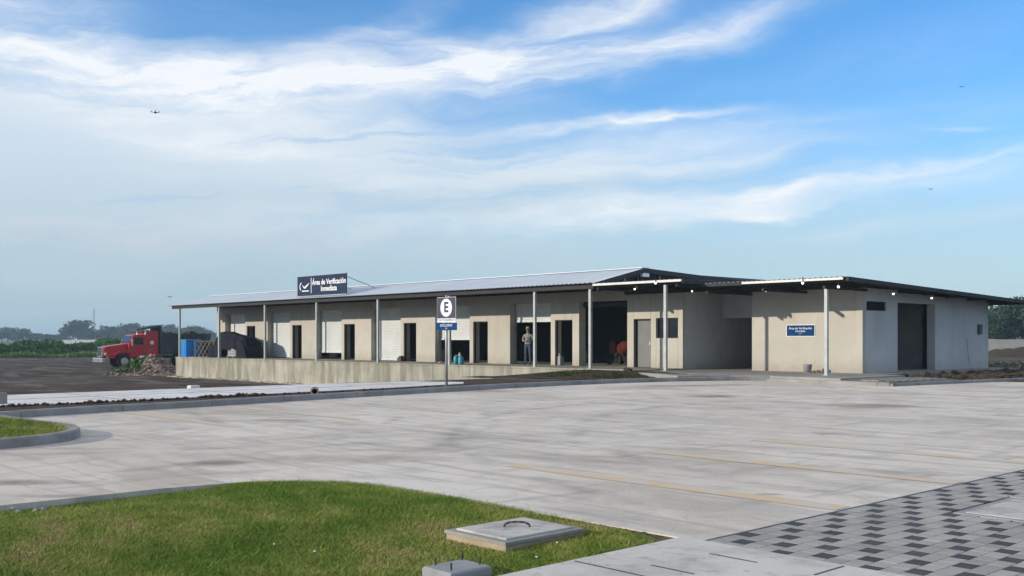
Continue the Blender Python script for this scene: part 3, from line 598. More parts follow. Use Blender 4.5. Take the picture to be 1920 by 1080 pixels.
# grass mound at the dock's right end
b = MB(); cols = 34; rows = 10
for j in range(rows + 1):
    for i in range(cols + 1):
        u = .38 + .62 * i / cols; v = j / rows; x = -36 + 14.2 * u; yb = 25.2 + 3.1 * sstep(.35, 1, u); y = yb + (30.16 - yb + (.0 if u < .8 else -1.4 * (u - .8) / .2)) * v
        top = -.75 + .92 * sstep(0, .62, u); z = (-.05 + (top - -.05) * sstep(0, .9, v)) + .05 * fbm(x, y, .9)
        if u > .9: z = z * (1 - (u - .9) * 5) + .12 * (u - .9) * 5
        b.v.append((x, y, z))
for j in range(rows):
    for i in range(cols): b.f.append((j * (cols + 1) + i, j * (cols + 1) + i + 1, (j + 1) * (cols + 1) + i + 1, (j + 1) * (cols + 1) + i)); b.mi.append(0)
tag(b.build('grass_bank', 'soil', smooth=True), kind='structure')
def zbank(x, y): return 0
n = 9000; u = rng.uniform(.5, 1, n); v = rng.uniform(.25, 1, n); X = -36 + 14.2 * u
yb = 25.2 + 3.1 * np.array([sstep(.35, 1, k) for k in u]); Y = yb + (30.1 - yb - np.where(u < .8, 0, 1.4 * (u - .8) / .2)) * v
top = -.75 + .92 * np.array([sstep(0, .62, k) for k in u]); Z = -.06 + (top + .05) * np.array([sstep(0, .9, k) for k in v])
Z = np.where(u > .9, Z * (1 - (u - .9) * 5) + .11 * (u - .9) * 5, Z)
a = rng.uniform(0, 6.28, n); h = rng.uniform(.015, .06, n); V = np.empty((n, 3, 3)); ca, sa = np.cos(a) * .025, np.sin(a) * .03
V[:, 0] = np.stack([X - ca, Y - sa, Z - .02], 1); V[:, 1] = np.stack([X + ca, Y + sa, Z - .02], 1); V[:, 2] = np.stack([X + sa * 1.5, Y + ca * 1.5, Z + h], 1)
tag(tri_mesh('bank_weeds', V, np.clip(rng.normal(.4, .25, n), 0, 1), 'olive'), kind='stuff')
p = onY(1180, 694, 29.9); b = MB()
for i in range(9): b.rock((p.x + random.gauss(0, .13), p.y + random.gauss(0, .1), .16 + random.uniform(0, .10)), random.uniform(.06, .13), (1, 1, .8), i + 90)
tag(b.build('soil_heap', 'soil', loc=(p.x, p.y, .12)), 'small dark heap of earth at the right end of the loading platform', 'heap')

# ------------------------------------------------------------------ dock building
YW = 33.2; T = .42; YB = 45.2; WT = 3.5
bld = thing('dock_building', (-46, 38, FZ), 'long cream warehouse with roller shutter bays under a sloping metal roof', 'warehouse')
DL = [-61.18 + 5.69 * i for i in range(6)]
def panel(x0, x1, z0, z1, m='wall', y0=YW, y1=YW + T, name='wall_panel', gap=.006):
    b = MB(); b.box(x0 + gap, x1 - gap, y0, y1, z0, z1); return b.build(name, m, bld)
XL, XR = -65.4, -25.5; prev = XL
for d in DL:
    oL, oR = d - 3.0, d - .28
    panel(prev, oL, FZ, WT); panel(oL, oR, 3.09, WT); panel(oR, d, FZ, 2.27); panel(oR, d + 1.08, 2.2705, WT); prev = d + 1.08
panel(prev, -31.23, FZ, WT); panel(-31.23, -28.44, 3.06, WT); panel(-28.44, -28.08, FZ, WT); panel(-28.08, -27.16, 2.25, WT)
panel(-27.16, -26.88, FZ, WT); panel(-26.88, -25.75, FZ, 1.44); panel(-26.88, -25.75, 2.27, WT); panel(-25.75, -25.5, FZ, WT, y1=YW + .1)
# roller shutters
SB = [.24, .26, .60, .24, 1.36, 2.20]
def shutter(x0, x1, zb, zt=3.2):
    b = MB(); n = max(2, int((zt - zb) / .045)); y = YW + .34
    for i in range(n + 1):
        z = zb + .08 + (zt - zb - .08) * i / n; o = .012 if i % 2 else 0
        b.v += [(x0 + .03, y + o, z), (x1 - .03, y + o, z)]
    for i in range(n): b.f.append((2 * i, 2 * i + 1, 2 * i + 3, 2 * i + 2)); b.mi.append(0)
    s = b.build('roller_shutter', 'shutter', bld)
    b = MB(); b.box(x0 + .03, x1 - .03, y - .02, y + .03, zb, zb + .08); b.build('bottom_bar', 'shutter', s)
    for x in (x0, x1 - .05):
        b = MB(); b.box(x + .002, x + .048, y - .05, y + .05, FZ + .001, 3.08); b.build('guide_rail', 'steel', s)
for d, zb in zip(DL, SB): shutter(d - 3.0, d - .28, zb)
b = MB(); b.tube((-31.2, YW + .36, 2.93), (-28.47, YW + .36, 2.93), .13, k=12); b.build('shutter_roll', 'girt', bld)
# door frames, grey door, window
for x0, x1, zt in [(d, d + 1.08, 2.27) for d in DL] + [(-28.08, -27.16, 2.25)]:
    b = MB(); b.box(x0 + .002, x0 + .04, YW + .05, YW + .16, FZ, zt - .002); b.box(x1 - .04, x1 - .002, YW + .05, YW + .16, FZ, zt - .002); b.box(x0 + .04, x1 - .04, YW + .05, YW + .16, zt - .04, zt - .002)
    b.build('door_frame', 'girt', bld)
b = MB(); b.box(-28.03, -27.21, YW + .17, YW + .21, FZ + .01, 2.2)
dr = b.build('door', 'gdoor', bld); b = MB(); b.box(-27.33, -27.28, YW + .12, YW + .17, 1.15, 1.3); b.build('handle', 'steel', dr)
b = MB()
for q in ((-26.88, -26.83, 1.44, 2.27), (-25.80, -25.75, 1.44, 2.27), (-26.345, -26.305, 1.49, 2.22)): b.box(q[0] + .002, q[1] - .002, YW + .12, YW + .17, q[2] + .002, q[3] - .002)
for q in ((1.44, 1.49), (2.22, 2.27)): b.box(-26.83, -25.80, YW + .12, YW + .17, q[0] + .002, q[1] - .002)
wf = b.build('window', 'girt', bld)
for q in ((-26.83, -26.345), (-26.305, -25.80)): bb = MB(); bb.box(q[0], q[1], YW + .14, YW + .15, 1.49, 2.22); bb.build('pane', 'glass', wf)
# band above the panels coloured dark as eave shade, inner shell
b = MB(); b.box(XL, -27.7, YW + .02, YW + .2, WT + .004, 4.25); b.build('upper_shade_band', 'girt', bld)
for z in (3.6, 3.8): b = MB(); b.box(XL, -27.7, YW - .06, YW + .018, z, z + .07); b.build('shade_rail', 'girt', bld)  # dark rails added with the band to deepen the eave shade
b = MB(); b.box(XL, XL + .15, YW + T, YB, FZ, 3.9); b.build('end_wall', 'wall', bld)
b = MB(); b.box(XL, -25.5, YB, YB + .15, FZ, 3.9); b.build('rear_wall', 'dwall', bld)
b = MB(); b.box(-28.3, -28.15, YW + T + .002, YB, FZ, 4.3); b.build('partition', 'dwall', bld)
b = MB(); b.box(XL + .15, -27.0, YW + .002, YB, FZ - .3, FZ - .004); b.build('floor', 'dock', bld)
b = MB(); b.box(XL + .16, -28.31, YW + T + 4.5, YW + T + 4.6, FZ, 4.2); b.build('inner_wall', 'black', bld)  # wall painted near black as the darkness behind the bays
# side wall facing the annex and the recessed lobby
b = MB(); b.box(-25.65, -25.5, YW + .102, 40.5, FZ - .1, 3.52); b.build('side_wall', 'wall2', bld)
b = MB(); b.box(-25.49, -23.42, 35.9, 36.05, 2.28, 3.5); b.box(-23.42, -22.98, 35.9, 36.05, FZ - .05, 3.5); b.build('lobby_lintel', 'wall2', bld)
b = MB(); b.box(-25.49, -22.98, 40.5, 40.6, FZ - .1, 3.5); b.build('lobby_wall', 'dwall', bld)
def corr(x0, x1, prof, m, name, parent, pitch=.25, amp=.022, th=.018):
    """corrugated sheet: ribs run along the slope; material 0 on top, 1 below"""
    b = MB(); n = int((x1 - x0) / pitch); X = []
    for i in range(n):
        a = x0 + i * pitch; X += [(a, 0), (a + pitch * .4, 0), (a + pitch * .52, amp), (a + pitch * .88, amp)]
    X.append((x1, 0)); k = len(prof)
    for off in (0, -th):
        for x, o in X:
            for (y, z) in prof: b.v.append((x, y, z + o + off))
    N = len(X) * k
    for i in range(len(X) - 1):
        for j in range(k - 1):
            q = (i * k + j, (i + 1) * k + j, (i + 1) * k + j + 1, i * k + j + 1)
            b.f.append(q); b.mi.append(0); b.f.append(tuple(N + t for t in q[::-1])); b.mi.append(1)
        for j in (0, k - 1):
            b.f.append((i * k + j, N + i * k + j, N + (i + 1) * k + j, (i + 1) * k + j)); b.mi.append(1)
    for i in (0, len(X) - 1):
        for j in range(k - 1): b.f.append((i * k + j, i * k + j + 1, N + i * k + j + 1, N + i * k + j)); b.mi.append(1)
    return b.build(name, m, parent)
RP = [(30.12, 3.64), (33.3, 4.38), (36.5, 4.26), (40.3, 4.11), (46.4, 3.86)]
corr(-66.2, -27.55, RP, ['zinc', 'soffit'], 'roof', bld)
def rz(y):
    for (a, b_), (c, d) in zip(RP, RP[1:]):
        if a <= y <= c: return b_ + (d - b_) * (y - a) / (c - a)
b = MB()
for y in (30.3, 31.3, 32.3, 33.25, 35, 37.5, 40, 43):
    b.box(-66.1, -27.66, y, y + .06, rz(y) - .14, rz(y) - .022)
b.build('purlin', 'girt', bld)
b = MB()
for (y0, z0), (y1, z1) in zip(RP, RP[1:]):               # gable rafter, real depth
    b.v += []; n = len(b.v)
    b.v += [(x, y, z) for x in (-27.66, -27.56) for (y, z) in ((y0, z0 - .2), (y1, z1 - .2), (y1, z1 - .02), (y0, z0 - .02))]
    for q in ((0, 1, 2, 3), (7, 6, 5, 4), (0, 4, 5, 1), (1, 5, 6, 2), (2, 6, 7, 3), (3, 7, 4, 0)): b.f.append(tuple(n + t for t in q)); b.mi.append(0)
b.build('gable_rafter', 'girt', bld)
b = MB(); b.side([(-66.25, 0), (-27.5, 0), (-27.5, .03), (-66.25, .03)], 0, .5); b.v = [(x, 33.05 + y, 4.372 + z) for x, y, z in b.v]; b.build('ridge_cap', 'zinc', bld)
b = MB(); pf = [(30.4, 3.6)] + [(y, z - .19) for y, z in RP[1:-1]] + [(45, RP[-1][1] - .16), (45, 3.6)]; n = len(pf)
b.v = [(x, y, z) for x in (-27.95, -27.9) for y, z in pf]; b.f = [tuple(range(n))[::-1], tuple(range(n, 2 * n))] + [(i, (i + 1) % n, n + (i + 1) % n, n + i) for i in range(n)]; b.mi = [0] * (n + 2); b.build('gable_infill', 'girt', bld)
for y in (31.4, 32.3, 33.2, 34.6, 36.2, 38): b = MB(); b.box(-27.87, -27.82, y, y + .07, 3.62, rz(y) - .2); b.build('gable_stud', 'steel', bld)
b = MB(); b.box(-27.72, -27.58, 33.2, 33.62, 4.02, 4.2); b.build('vent_box', 'cap', bld)
# flat canopy over the right end
CP = [(30.12, 3.60), (33.5, 3.60), (41, 3.50)]
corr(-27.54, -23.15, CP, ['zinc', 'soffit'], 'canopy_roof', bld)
b = MB(); b.box(-27.54, -23.17, 30.05, 30.10, 3.515, 3.598); b.build('canopy_fascia', 'fascia', bld)
b = MB(); b.box(-23.14, -23.10, 30.06, 41, 3.44, 3.60); b.build('canopy_edge', 'girt', bld)
b = MB()
for y in (30.3, 31.3, 32.3): b.box(-27.5, -23.2, y, y + .06, 3.44, 3.578)
b.box(-28.4, -22.95, 32.98, 33.18, 3.28, 3.5); b.box(-25.49, -23.2, 33.2, 33.4, 3.36, 3.56)
for x in (-27.4, -25.4, -23.5): b.box(x, x + .08, 30.15, 33.0, 3.34, 3.439)
b.build('canopy_beam', 'girt', bld)
b = MB(); b.box(-65.9, -27.6, 30.2, 30.28, 3.42, 3.56); b.build('eave_beam', 'girt', bld)
# posts
for px in (337, 411, 497, 594, 709, 843, 1003, 1107, 1248):
    p = onY(px, 650, 30.32); b = MB(); w = .055
    b.box(p.x - w, p.x + w, 30.32 - w, 30.32 + w, FZ + .013, 3.45 if px < 1200 else 3.43)
    b.box(p.x - .11, p.x + .11, 30.21, 30.43, FZ + .001, FZ + .012); b.build('post', 'post', bld)

# ------------------------------------------------------------------ annex
an = thing('annex_building', (-20.7, 40, FZ), 'low grey-walled annex with dark doorway and wide overhanging roof', 'building')
AX0, AX1, AY0, AY1 = -22.97, -18.3, 34.3, 45.0; AT = .16; AZ = .17
def ap(name, x0, x1, y0, y1, z0, z1, m='wall2'): b = MB(); b.box(x0, x1, y0, y1, z0, z1); return b.build(name, m, an)
ap('front_wall', AX0, AX1 - .25, AY0, AY0 + AT, AZ, 3.34, 'wall'); ap('corner_pilaster', AX1 - .25, AX1, AY0 - .03, AY0 + .2, AZ, 3.34, 'wall')
ap('side_wall', AX1 - AT, AX1, AY0 + .2, 34.55, AZ, 3.25); ap('side_wall', AX1 - AT, AX1, 34.55, 36.05, AZ, 2.44); ap('side_wall', AX1 - AT, AX1, 34.55, 36.05, 2.78, 3.25)
ap('side_wall', AX1 - AT, AX1, 36.05, 36.92, AZ, 3.25); ap('lintel', AX1 - AT, AX1, 36.92, 40.0, 2.78, 3.15)
ap('door_jamb', AX1 - .3, AX1 + .03, 40.0, 40.32, AZ, 3.1); ap('side_wall', AX1 - AT, AX1, 40.32, AY1, AZ, 3.1)
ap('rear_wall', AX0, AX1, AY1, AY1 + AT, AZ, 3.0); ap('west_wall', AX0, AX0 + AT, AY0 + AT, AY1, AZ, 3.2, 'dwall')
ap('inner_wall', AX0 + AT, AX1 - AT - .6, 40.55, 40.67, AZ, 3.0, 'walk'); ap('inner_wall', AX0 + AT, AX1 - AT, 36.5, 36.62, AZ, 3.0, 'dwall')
ap('floor', AX0 + AT, AX1 - .01, AY0 + AT, AY1, .1, .19, 'walk')
b = MB(); b.box(AX1 - .12, AX1 - .06, 34.552, 36.048, 2.442, 2.475); b.box(AX1 - .12, AX1 - .06, 34.552, 34.59, 2.475, 2.745); b.box(AX1 - .12, AX1 - .06, 36.01, 36.048, 2.475, 2.745); b.box(AX1 - .12, AX1 - .06, 34.552, 36.048, 2.745, 2.778)
vw = b.build('vent_window', 'girt', an)
b = MB(); b.box(AX1 - .11, AX1 - .1, 34.59, 36.01, 2.475, 2.745); b.build('pane', 'black', vw)
bx = ap('meter_box', AX1, AX1 + .09, 44.05, 44.36, 1.62, 2.03, 'dsteel')
b = MB(); b.tube((AX1 + .03, 43.2, .35), (AX1 + .03, 43.05, .9), .011, k=6); b.tube((AX1 + .03, 43.05, .9), (AX1 + .03, 42.95, 1.45), .011, k=6); b.build('conduit', 'steel', an)
AP = [(31.15, 3.46), (36, 3.33), (41, 3.20), (47.2, 3.03)]
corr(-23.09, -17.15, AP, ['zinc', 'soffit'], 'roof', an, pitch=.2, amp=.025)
b = MB(); b.box(-21.25, -17.3, 31.08, 31.13, 3.375, 3.452); b.build('fascia', 'fascia', an)
b = MB(); b.box(-23.05, -21.25, 31.09, 31.13, 3.34, 3.45); b.build('dark_fascia', 'girt', an)
b = MB(); n = 0
for (y0, z0), (y1, z1) in zip(AP, AP[1:]):
    n = len(b.v); b.v += [(x, y, z) for x in (-17.22, -17.13) for (y, z) in ((y0, z0 - .13), (y1, z1 - .13), (y1, z1 + .012), (y0, z0 + .012))]
    for q in ((0, 1, 2, 3), (7, 6, 5, 4), (0, 4, 5, 1), (1, 5, 6, 2), (2, 6, 7, 3), (3, 7, 4, 0)): b.f.append(tuple(n + t for t in q)); b.mi.append(0)
b.build('verge_trim', 'girt', an)
b = MB()
for y in (31.3, 32.4, 33.5, 34.1, 37, 39, 41, 43, 45, 46.6):
    z = np.interp(y, [p[0] for p in AP], [p[1] for p in AP]); b.box(-23.0, -17.24, y, y + .06, z - .14, z - .02)
for x in (-22.9, -20.5, -18.1): b.box(x, x + .09, 31.2, 34.1, 3.1, 3.2)
b.build('purlin', 'girt', an)
b = MB(); b.box(-18.12 - .055, -18.12 + .055, 31.42, 31.53, .182, 3.12); b.box(-18.22, -18.01, 31.37, 31.58, .171, .182); b.build('post', 'post', an)
b = MB(); b.box(-25.49, -22.98, 35.62, 35.88, 3.3, 3.5); b.build('lobby_beam', 'girt', an)

# ------------------------------------------------------------------ lamps under the eaves
def lampset(p, lab, lit=True):
    t = thing('canopy_lamp', p, lab, 'lamp', 'small white lamps under the roof edges')
    b = MB(); b.tube(p + Vector((0, 0, .055)), p + Vector((0, 0, .22)), .014, k=6); b.build('bracket', 'girt', t)
    b = MB(); b.lathe([(.02, .06), (.042, .04), (.046, .025)], p, 10); b.build('housing', 'cap', t, smooth=True)
    b = MB(); b.lathe([(.044, .024), (.042, -.005), (.026, -.032), (.006, -.04)], p, 10); b.build('bulb', 'lamp' if lit else 'cap', t, smooth=True)
for (px, py, Y, lab) in ((1190, 542, 32.2, 'small white lamp above the grey door under the canopy'), (1229, 531, 30.02, 'white lamp hanging from the bright canopy fascia'), (1298, 546, 33.0, 'white lamp over the shaded side wall beside the window corner'),
                         (1436, 545, 33.0, 'white lamp over the left end of the sunlit annex wall'), (1505, 531, 31.04, 'white lamp on the annex fascia above the blue wall sign'), (1572, 538, 31.3, 'white lamp at the annex roof corner above the post')):
    lampset(onY(px, py, Y), lab)
for (px, py, lab) in ((1675, 551, 'white lamp above the vent window on the annex side'), (1747, 559, 'white lamp above the right jamb of the big annex doorway')): lampset(onX(px, py, -17.6), lab)
for (px, py, Y, lab) in ((980, 542, 31.0, 'unlit lamp under the eave left of the person'), (1085, 538, 31.0, 'unlit lamp under the eave beside the open bay'), (1345, 548, 33.6, 'unlit lamp in the dark corner over the lobby opening')): lampset(onY(px, py, Y), lab, False)
# tubes inside the open bay
for (a, c, lab) in (((1092, 574), (1126, 573), 'left one of two fluorescent tubes at the head of the open bay'), ((1133, 573), (1173, 570), 'right one of two fluorescent tubes at the head of the open bay')):
    p, q = onY(*a, 34.6), onY(*c, 34.6); q.z = p.z; m_ = (p + q) / 2; t = thing('fluorescent_tube', m_, lab, 'lamp')
    b = MB(); b.tube(p, q, .04, k=10); b.build('tube', 'lamp', t); b = MB(); b.box(p.x, q.x, 34.57, 34.63, p.z + .042, p.z + .09); b.tube((m_.x, 34.6, p.z + .09), (m_.x, 34.6, 4.2), .01, k=6); b.build('fitting', 'cap', t)

# ------------------------------------------------------------------ signs
t = thing('roof_sign', (-47.75, 30.4, 3.7), 'dark navy billboard with white lettering standing on the warehouse eave', 'sign')
X0, X1, Z0, Z1 = -50.2, -45.35, 3.80, 4.88
b = MB(); b.box(X0, X1, 30.36, 30.42, Z0, Z1); b.build('panel', 'navy', t)
b = MB(); b.box(X0 - .03, X1 + .03, 30.35, 30.43, Z0 - .04, Z0); b.box(X0 - .03, X1 + .03, 30.35, 30.43, Z1, Z1 + .03); b.build('frame', 'steel', t)
for x in (X0 + .3, -47.8, X1 - .2):
    b = MB(); b.tube((x, 30.5, Z1 - .15), (x, 32.4, 4.17), .025, k=6); b.build('brace', 'steel', t)
    b = MB(); b.tube((x, 30.44, 3.69), (x, 30.44, Z1 - .1), .025, k=6); b.build('sign_post', 'steel', t)
RX = (R(90), 0, 0)
text('lettering', 'Área de Verificación', .40, 'white', t, (-47.0, 30.352, 4.50), RX, .004, bold=.010)
text('lettering', 'Inmediata', .40, 'white', t, (-47.0, 30.352, 4.14), RX, .004, bold=.010)
b = MB(); b.box(-48.78, -48.73, 30.350, 30.359, 3.95, 4.78); b.build('divider', 'white', t)
b = MB()                                                # pale emblem: arc, winged stroke and a small rule
for i in range(8):
    a0, a1 = R(100 + i * 18), R(118 + i * 18); c0 = (-49.72, 4.32)
    b.side([(c0[0] + .24 * math.cos(a0), c0[1] + .24 * math.sin(a0)), (c0[0] + .24 * math.cos(a1), c0[1] + .24 * math.sin(a1)), (c0[0] + .17 * math.cos(a1), c0[1] + .17 * math.sin(a1)), (c0[0] + .17 * math.cos(a0), c0[1] + .17 * math.sin(a0))], 30.350, 30.359)
b.side([(-49.72, 4.42), (-49.45, 4.30), (-48.95, 4.52), (-49.05, 4.40), (-49.38, 4.20), (-49.50, 4.22)], 30.350, 30.359)
b.box(-49.70, -49.0, 30.350, 30.359, 4.04, 4.10); b.build('emblem', 'white', t)

pb = gp(834, 727, .05); SY = pb.y
t = thing('parking_sign', (pb.x, pb.y, .05), 'blue square sign with ringed letter E on a grey post', 'sign')
P0 = onY(820, 558, SY); P1 = onY(855, 604, SY); cxs = (P0.x + P1.x) / 2
def face(name, x0, x1, z0, z1, y, m, th=.006): b = MB(); b.box(x0, x1, y - th, y, z0, z1); return b.build(name, m, t)
hw = (P1.x - P0.x) / 2; zt, zb = P0.z, P1.z
b = MB(); b.tube((pb.x, pb.y + .06, .02), (pb.x, pb.y + .06, P0.z + .05), .038, k=12); b.build('post', 'steel', t, smooth=True)
face('plate', cxs - hw, cxs + hw, zb, zt - .0, SY, 'white', .01)
zc = zt - (zt - zb) * .42; rad = (zt - zb) * .36
face('blue_field', cxs - hw + .008, cxs + hw - .008, zb + (zt - zb) * .16, zt - .008, SY - .0102, 'ink', .003)
b = MB(); n = 28; ex = min(1., (hw - .06) / rad)
b.v = [(cxs + rad * ex * math.cos(2 * math.pi * i / n), SY - .0135, zc + rad * math.sin(2 * math.pi * i / n)) for i in range(n)] + [(cxs + rad * ex * math.cos(2 * math.pi * i / n), SY - .0165, zc + rad * math.sin(2 * math.pi * i / n)) for i in range(n)]
b.f = [tuple(range(n, 2 * n))] + [(i, (i + 1) % n, n + (i + 1) % n, n + i) for i in range(n)]; b.mi = [0] * (n + 1); b.build('disc', 'white', t)
text('letter', 'E', rad * 1.55, 'ink', t, (cxs, SY - .018, zc), RX, .002, bold=.014)
text('lettering', 'ESTACIONAMIENTO', .095, 'ink', t, (cxs, SY - .0125, zb + (zt - zb) * .085), RX, .001)
Q0 = onY(818, 605, SY); Q1 = onY(857, 619, SY)
face('lower_plate', Q0.x, Q1.x, Q1.z, Q0.z - .01, SY, 'blue', .01)
text('lettering', 'EXCLUSIVO', .10, 'white', t, ((Q0.x + Q1.x) / 2, SY - .0125, (Q0.z * .62 + Q1.z * .38)), RX, .001)
text('lettering', '↓', .10, 'white', t, ((Q0.x + Q1.x) / 2, SY - .0125, (Q0.z * .25 + Q1.z * .75)), RX, .001)
b = MB(); b.rock((pb.x, pb.y + .06, .03), .12, (1.2, 1.2, .5), 8); b.build('footing', 'kerb', t)

A0 = onY(1475, 610, AY0 - .03); A1 = onY(1527, 630, AY0 - .03); t = thing('wall_sign', ((A0.x + A1.x) / 2, AY0 - .03, A1.z), 'small blue plaque with three lines of pale lettering on the annex wall', 'sign')
b = MB(); b.box(A0.x, A1.x, AY0 - .03, AY0 - .002, A1.z, A0.z); b.build('plate', 'blue', t, bevel=.01)
b = MB(); b.box(A0.x - .02, A1.x + .02, AY0 - .022, AY0 - .001, A1.z - .02, A0.z + .02); b.build('border', 'white', t)
xc = (A0.x + A1.x) / 2
text('lettering', 'Área de Verificación', .118, 'white', t, (xc, AY0 - .033, A0.z - .12), RX, .002)
text('lettering', 'Inmediata', .105, 'white', t, (xc, AY0 - .033, A0.z - .225), RX, .002)
text('lettering', '···', .16, 'white', t, (xc, AY0 - .033, A0.z - .325), RX, .002)

# ------------------------------------------------------------------ dump truck
TP = gp(225, 689, -1.08)
tr = thing('dump_truck', (0, 0, 0), 'red long-nosed dump truck with black bed parked past the platform', 'truck')
def tb(name, m, b, par=tr, **k): return b.build(name, m, par, **k)
hw = 1.05
b = MB(); b.side([(1.45, .95), (1.5, 1.62), (1.2, 1.72), (-.35, 1.92), (-.35, .95), (.55, .95), (.4, 1.05), (0.2, 1.22), (-.2, 1.22)][:5][::-1], -.72, .72); hood = tb('hood', 'red', b, bevel=.08)
for s in (-1, 1):
    b = MB(); b.side([(-.78, .72), (-.7, 1.15), (-.35, 1.36), (.35, 1.36), (.8, 1.12), (1.25, 1.0), (1.35, .78), (.75, .74), (.62, .98), (.3, 1.14), (-.3, 1.14), (-.6, .98), (-.68, .72)][::-1], s * .70 if s > 0 else -1.08, 1.08 if s > 0 else -.70); tb('fender', 'red', b, bevel=.03)
b = MB(); b.box(1.5, 1.6, -.55, .55, .85, 1.66); gr = tb('grille', 'chrome', b)
for i in range(7): b = MB(); b.box(1.601, 1.615, -.5 + i * .15, -.45 + i * .15, .92, 1.6); b.build('grille_bar', 'dsteel', gr)
b = MB(); b.box(1.55, 1.8, -1.15, 1.15, .42, .78); tb('bumper', 'chrome', b, bevel=.04)
for s in (-1, 1): b = MB(); b.tube((1.36, s * .86, 1.08), (1.5, s * .86, 1.08), .13, k=12); tb('headlight', 'chrome', b)
b = MB(); b.side([(-.35, .8), (-.35, 1.95), (-.75, 2.62), (-1.65, 2.68), (-1.65, .8)][::-1], -hw, hw); cab = tb('cab', 'red', b, bevel=.06)
b = MB(); b.face([(-.365, -.9, 1.98), (-.365, .9, 1.98), (-.715, .86, 2.53), (-.715, -.86, 2.53)]); b.v = [(x + .03, y, z + .02) for x, y, z in b.v]; b.face([(-.345, -.9, 1.97), (-.695, -.86, 2.52), (-.695, .86, 2.52), (-.345, .9, 1.97)][::-1]); tb('windscreen', 'glass', b)
for s in (-1, 1):
    b = MB(); y = s * (hw + .004); b.box(-1.5, -.72, min(y, y + s * .01), max(y, y + s * .01), 1.85, 2.42); tb('side_window', 'glass', b)
    b = MB(); b.box(-.62, -.5, s * 1.18 - .05, s * 1.18 + .05, 1.75, 2.3); b.tube((-.56, s * 1.0, 2.2), (-.56, s * 1.18, 2.2), .02, k=6); tb('mirror', 'chrome', b)
    b = MB(); b.tube((-1.72, s * .95, .9), (-1.72, s * .95, 3.0), .07, k=10); tb('exhaust_stack', 'chrome', b)
    b = MB(); b.tube((-1.2, s * .85, .72), (-2.4, s * .85, .72), .3, k=14); tb('fuel_tank', 'chrome', b)
b = MB(); b.side([(-1.66, .8), (-1.66, 2.72), (-1.9, 2.95), (-2.75, 2.95), (-2.75, .8)][::-1], -hw, hw); tb('sleeper', 'red', b, bevel=.08)
for s in (-1, 1): b = MB(); b.tube((-2.2, s * 1.05, 2.0), (-2.2, s * 1.075, 2.0), .16, k=14); tb('sleeper_marker', 'chrome', b)
b = MB(); b.box(-7.4, -.2, -.42, .42, .72, .95); tb('chassis', 'dsteel', b)
b = MB(); b.side([(-.95, 3.0), (-.95, 3.08), (-2.95, 3.44), (-2.95, 1.05), (-2.82, 1.05), (-2.82, 3.22)][::-1], -1.15, 1.15); tb('cab_shield', 'bed', b)
b = MB(); b.box(-6.9, -2.96, -1.2, -1.12, 1.15, 2.62); b.box(-6.9, -2.96, 1.12, 1.2, 1.15, 2.62); b.box(-6.9, -2.96, -1.12, 1.12, 1.05, 1.2); b.side([(-6.9, 1.2), (-7.15, 2.62), (-7.05, 2.62), (-6.8, 1.2)], -1.12, 1.12); bed = tb('dump_bed', 'bed', b)
for s in (-1, 1):
    for i in range(6): b = MB(); x = -3.4 - i * .64; b.box(x, x + .1, s * 1.2 if s > 0 else -1.27, 1.27 if s > 0 else -1.2, 1.15, 2.62); b.build('bed_rib', 'bed', bed)
    b = MB(); b.box(-7.1, -2.96, s * 1.1 if s > 0 else -1.28, 1.28 if s > 0 else -1.1, 2.622, 2.74); b.build('bed_rail', 'bed', bed)
b = MB(); rr = random.Random(17)
for i in range(60): x = rr.uniform(-6.8, -3.1); b.rock((x, rr.uniform(-.95, .95), 2.45 + .3 * math.sin((x + 7) * 1.4) ** 2 + rr.uniform(-.1, .1)), rr.uniform(.15, .34), (1.2, 1, .7), i)
tag(tb('load', 'soil', b), kind='stuff')
for x in (0, -4.9, -6.2):
    for s in (-1, 1):
        w = .16 if x == 0 else .28; y0 = s * (1.06 - w * 2 if x else .78); y1 = s * 1.08
        b = MB(); b.tube((x, y0, .52), (x, y1, .52), .52, k=22); wh = tb('wheel', 'tyre', b)
        b = MB(); b.tube((x, y1 - s * .02, .52), (x, y1 + s * .012, .52), .29, k=16); b.tube((x, y1, .52), (x, y1 + s * .06, .52), .1, k=10); b.build('rim', 'chrome', wh)
tr.scale = (1.09,) * 3; tr.location = TP; tr.rotation_euler = (0, 0, R(266))

# ------------------------------------------------------------------ clutter by the platform end
c0 = onD(356, 660, 78); t = thing('portable_toilet', (c0.x, c0.y, -1.08), 'bright blue ribbed portable toilet beyond the platform end', 'toilet')
cx, cy = c0.x, c0.y; w = .56
b = MB(); b.box(cx - w, cx + w, cy - w, cy + w, -1.0, 1.28); cb = b.build('cabin', 'toilet', t)
for i in range(5):
    b = MB(); x = cx - w + .06 + i * .235; b.box(x, x + .08, cy - w - .03, cy - w, -.95, 1.2); b.build('rib', 'toilet', cb)
    b = MB(); y = cy - w + .06 + i * .235; b.box(cx + w, cx + w + .03, y, y + .08, -.95, 1.2); b.build('rib', 'toilet', cb)
b = MB(); b.bbox(cx - w - .06, cx + w + .06, cy - w - .06, cy + w + .06, 1.281, 1.38, .05); b.build('roof', 'teal', t)
b = MB(); b.box(cx - w - .04, cx + w + .04, cy - w - .04, cy + w + .04, -1.12, -1.0); b.build('skid', 'dsteel', t)
c0 = onD(391, 660, 77); t = thing('lattice_crate', (c0.x, c0.y, -1.08), 'tall crate with crossed timber lattice sides right of the blue toilet', 'crate')
t.rotation_euler = (0, 0, 0); wx = 1.25
b = MB(); b.box(c0.x - wx, c0.x + wx, c0.y + .3, c0.y + 1.0, -1.1, 1.2); b.build('liner', 'tarp', t)
xd = Vector((cH, sH, 0)); base = Vector((c0.x, c0.y, 0))
b = MB()
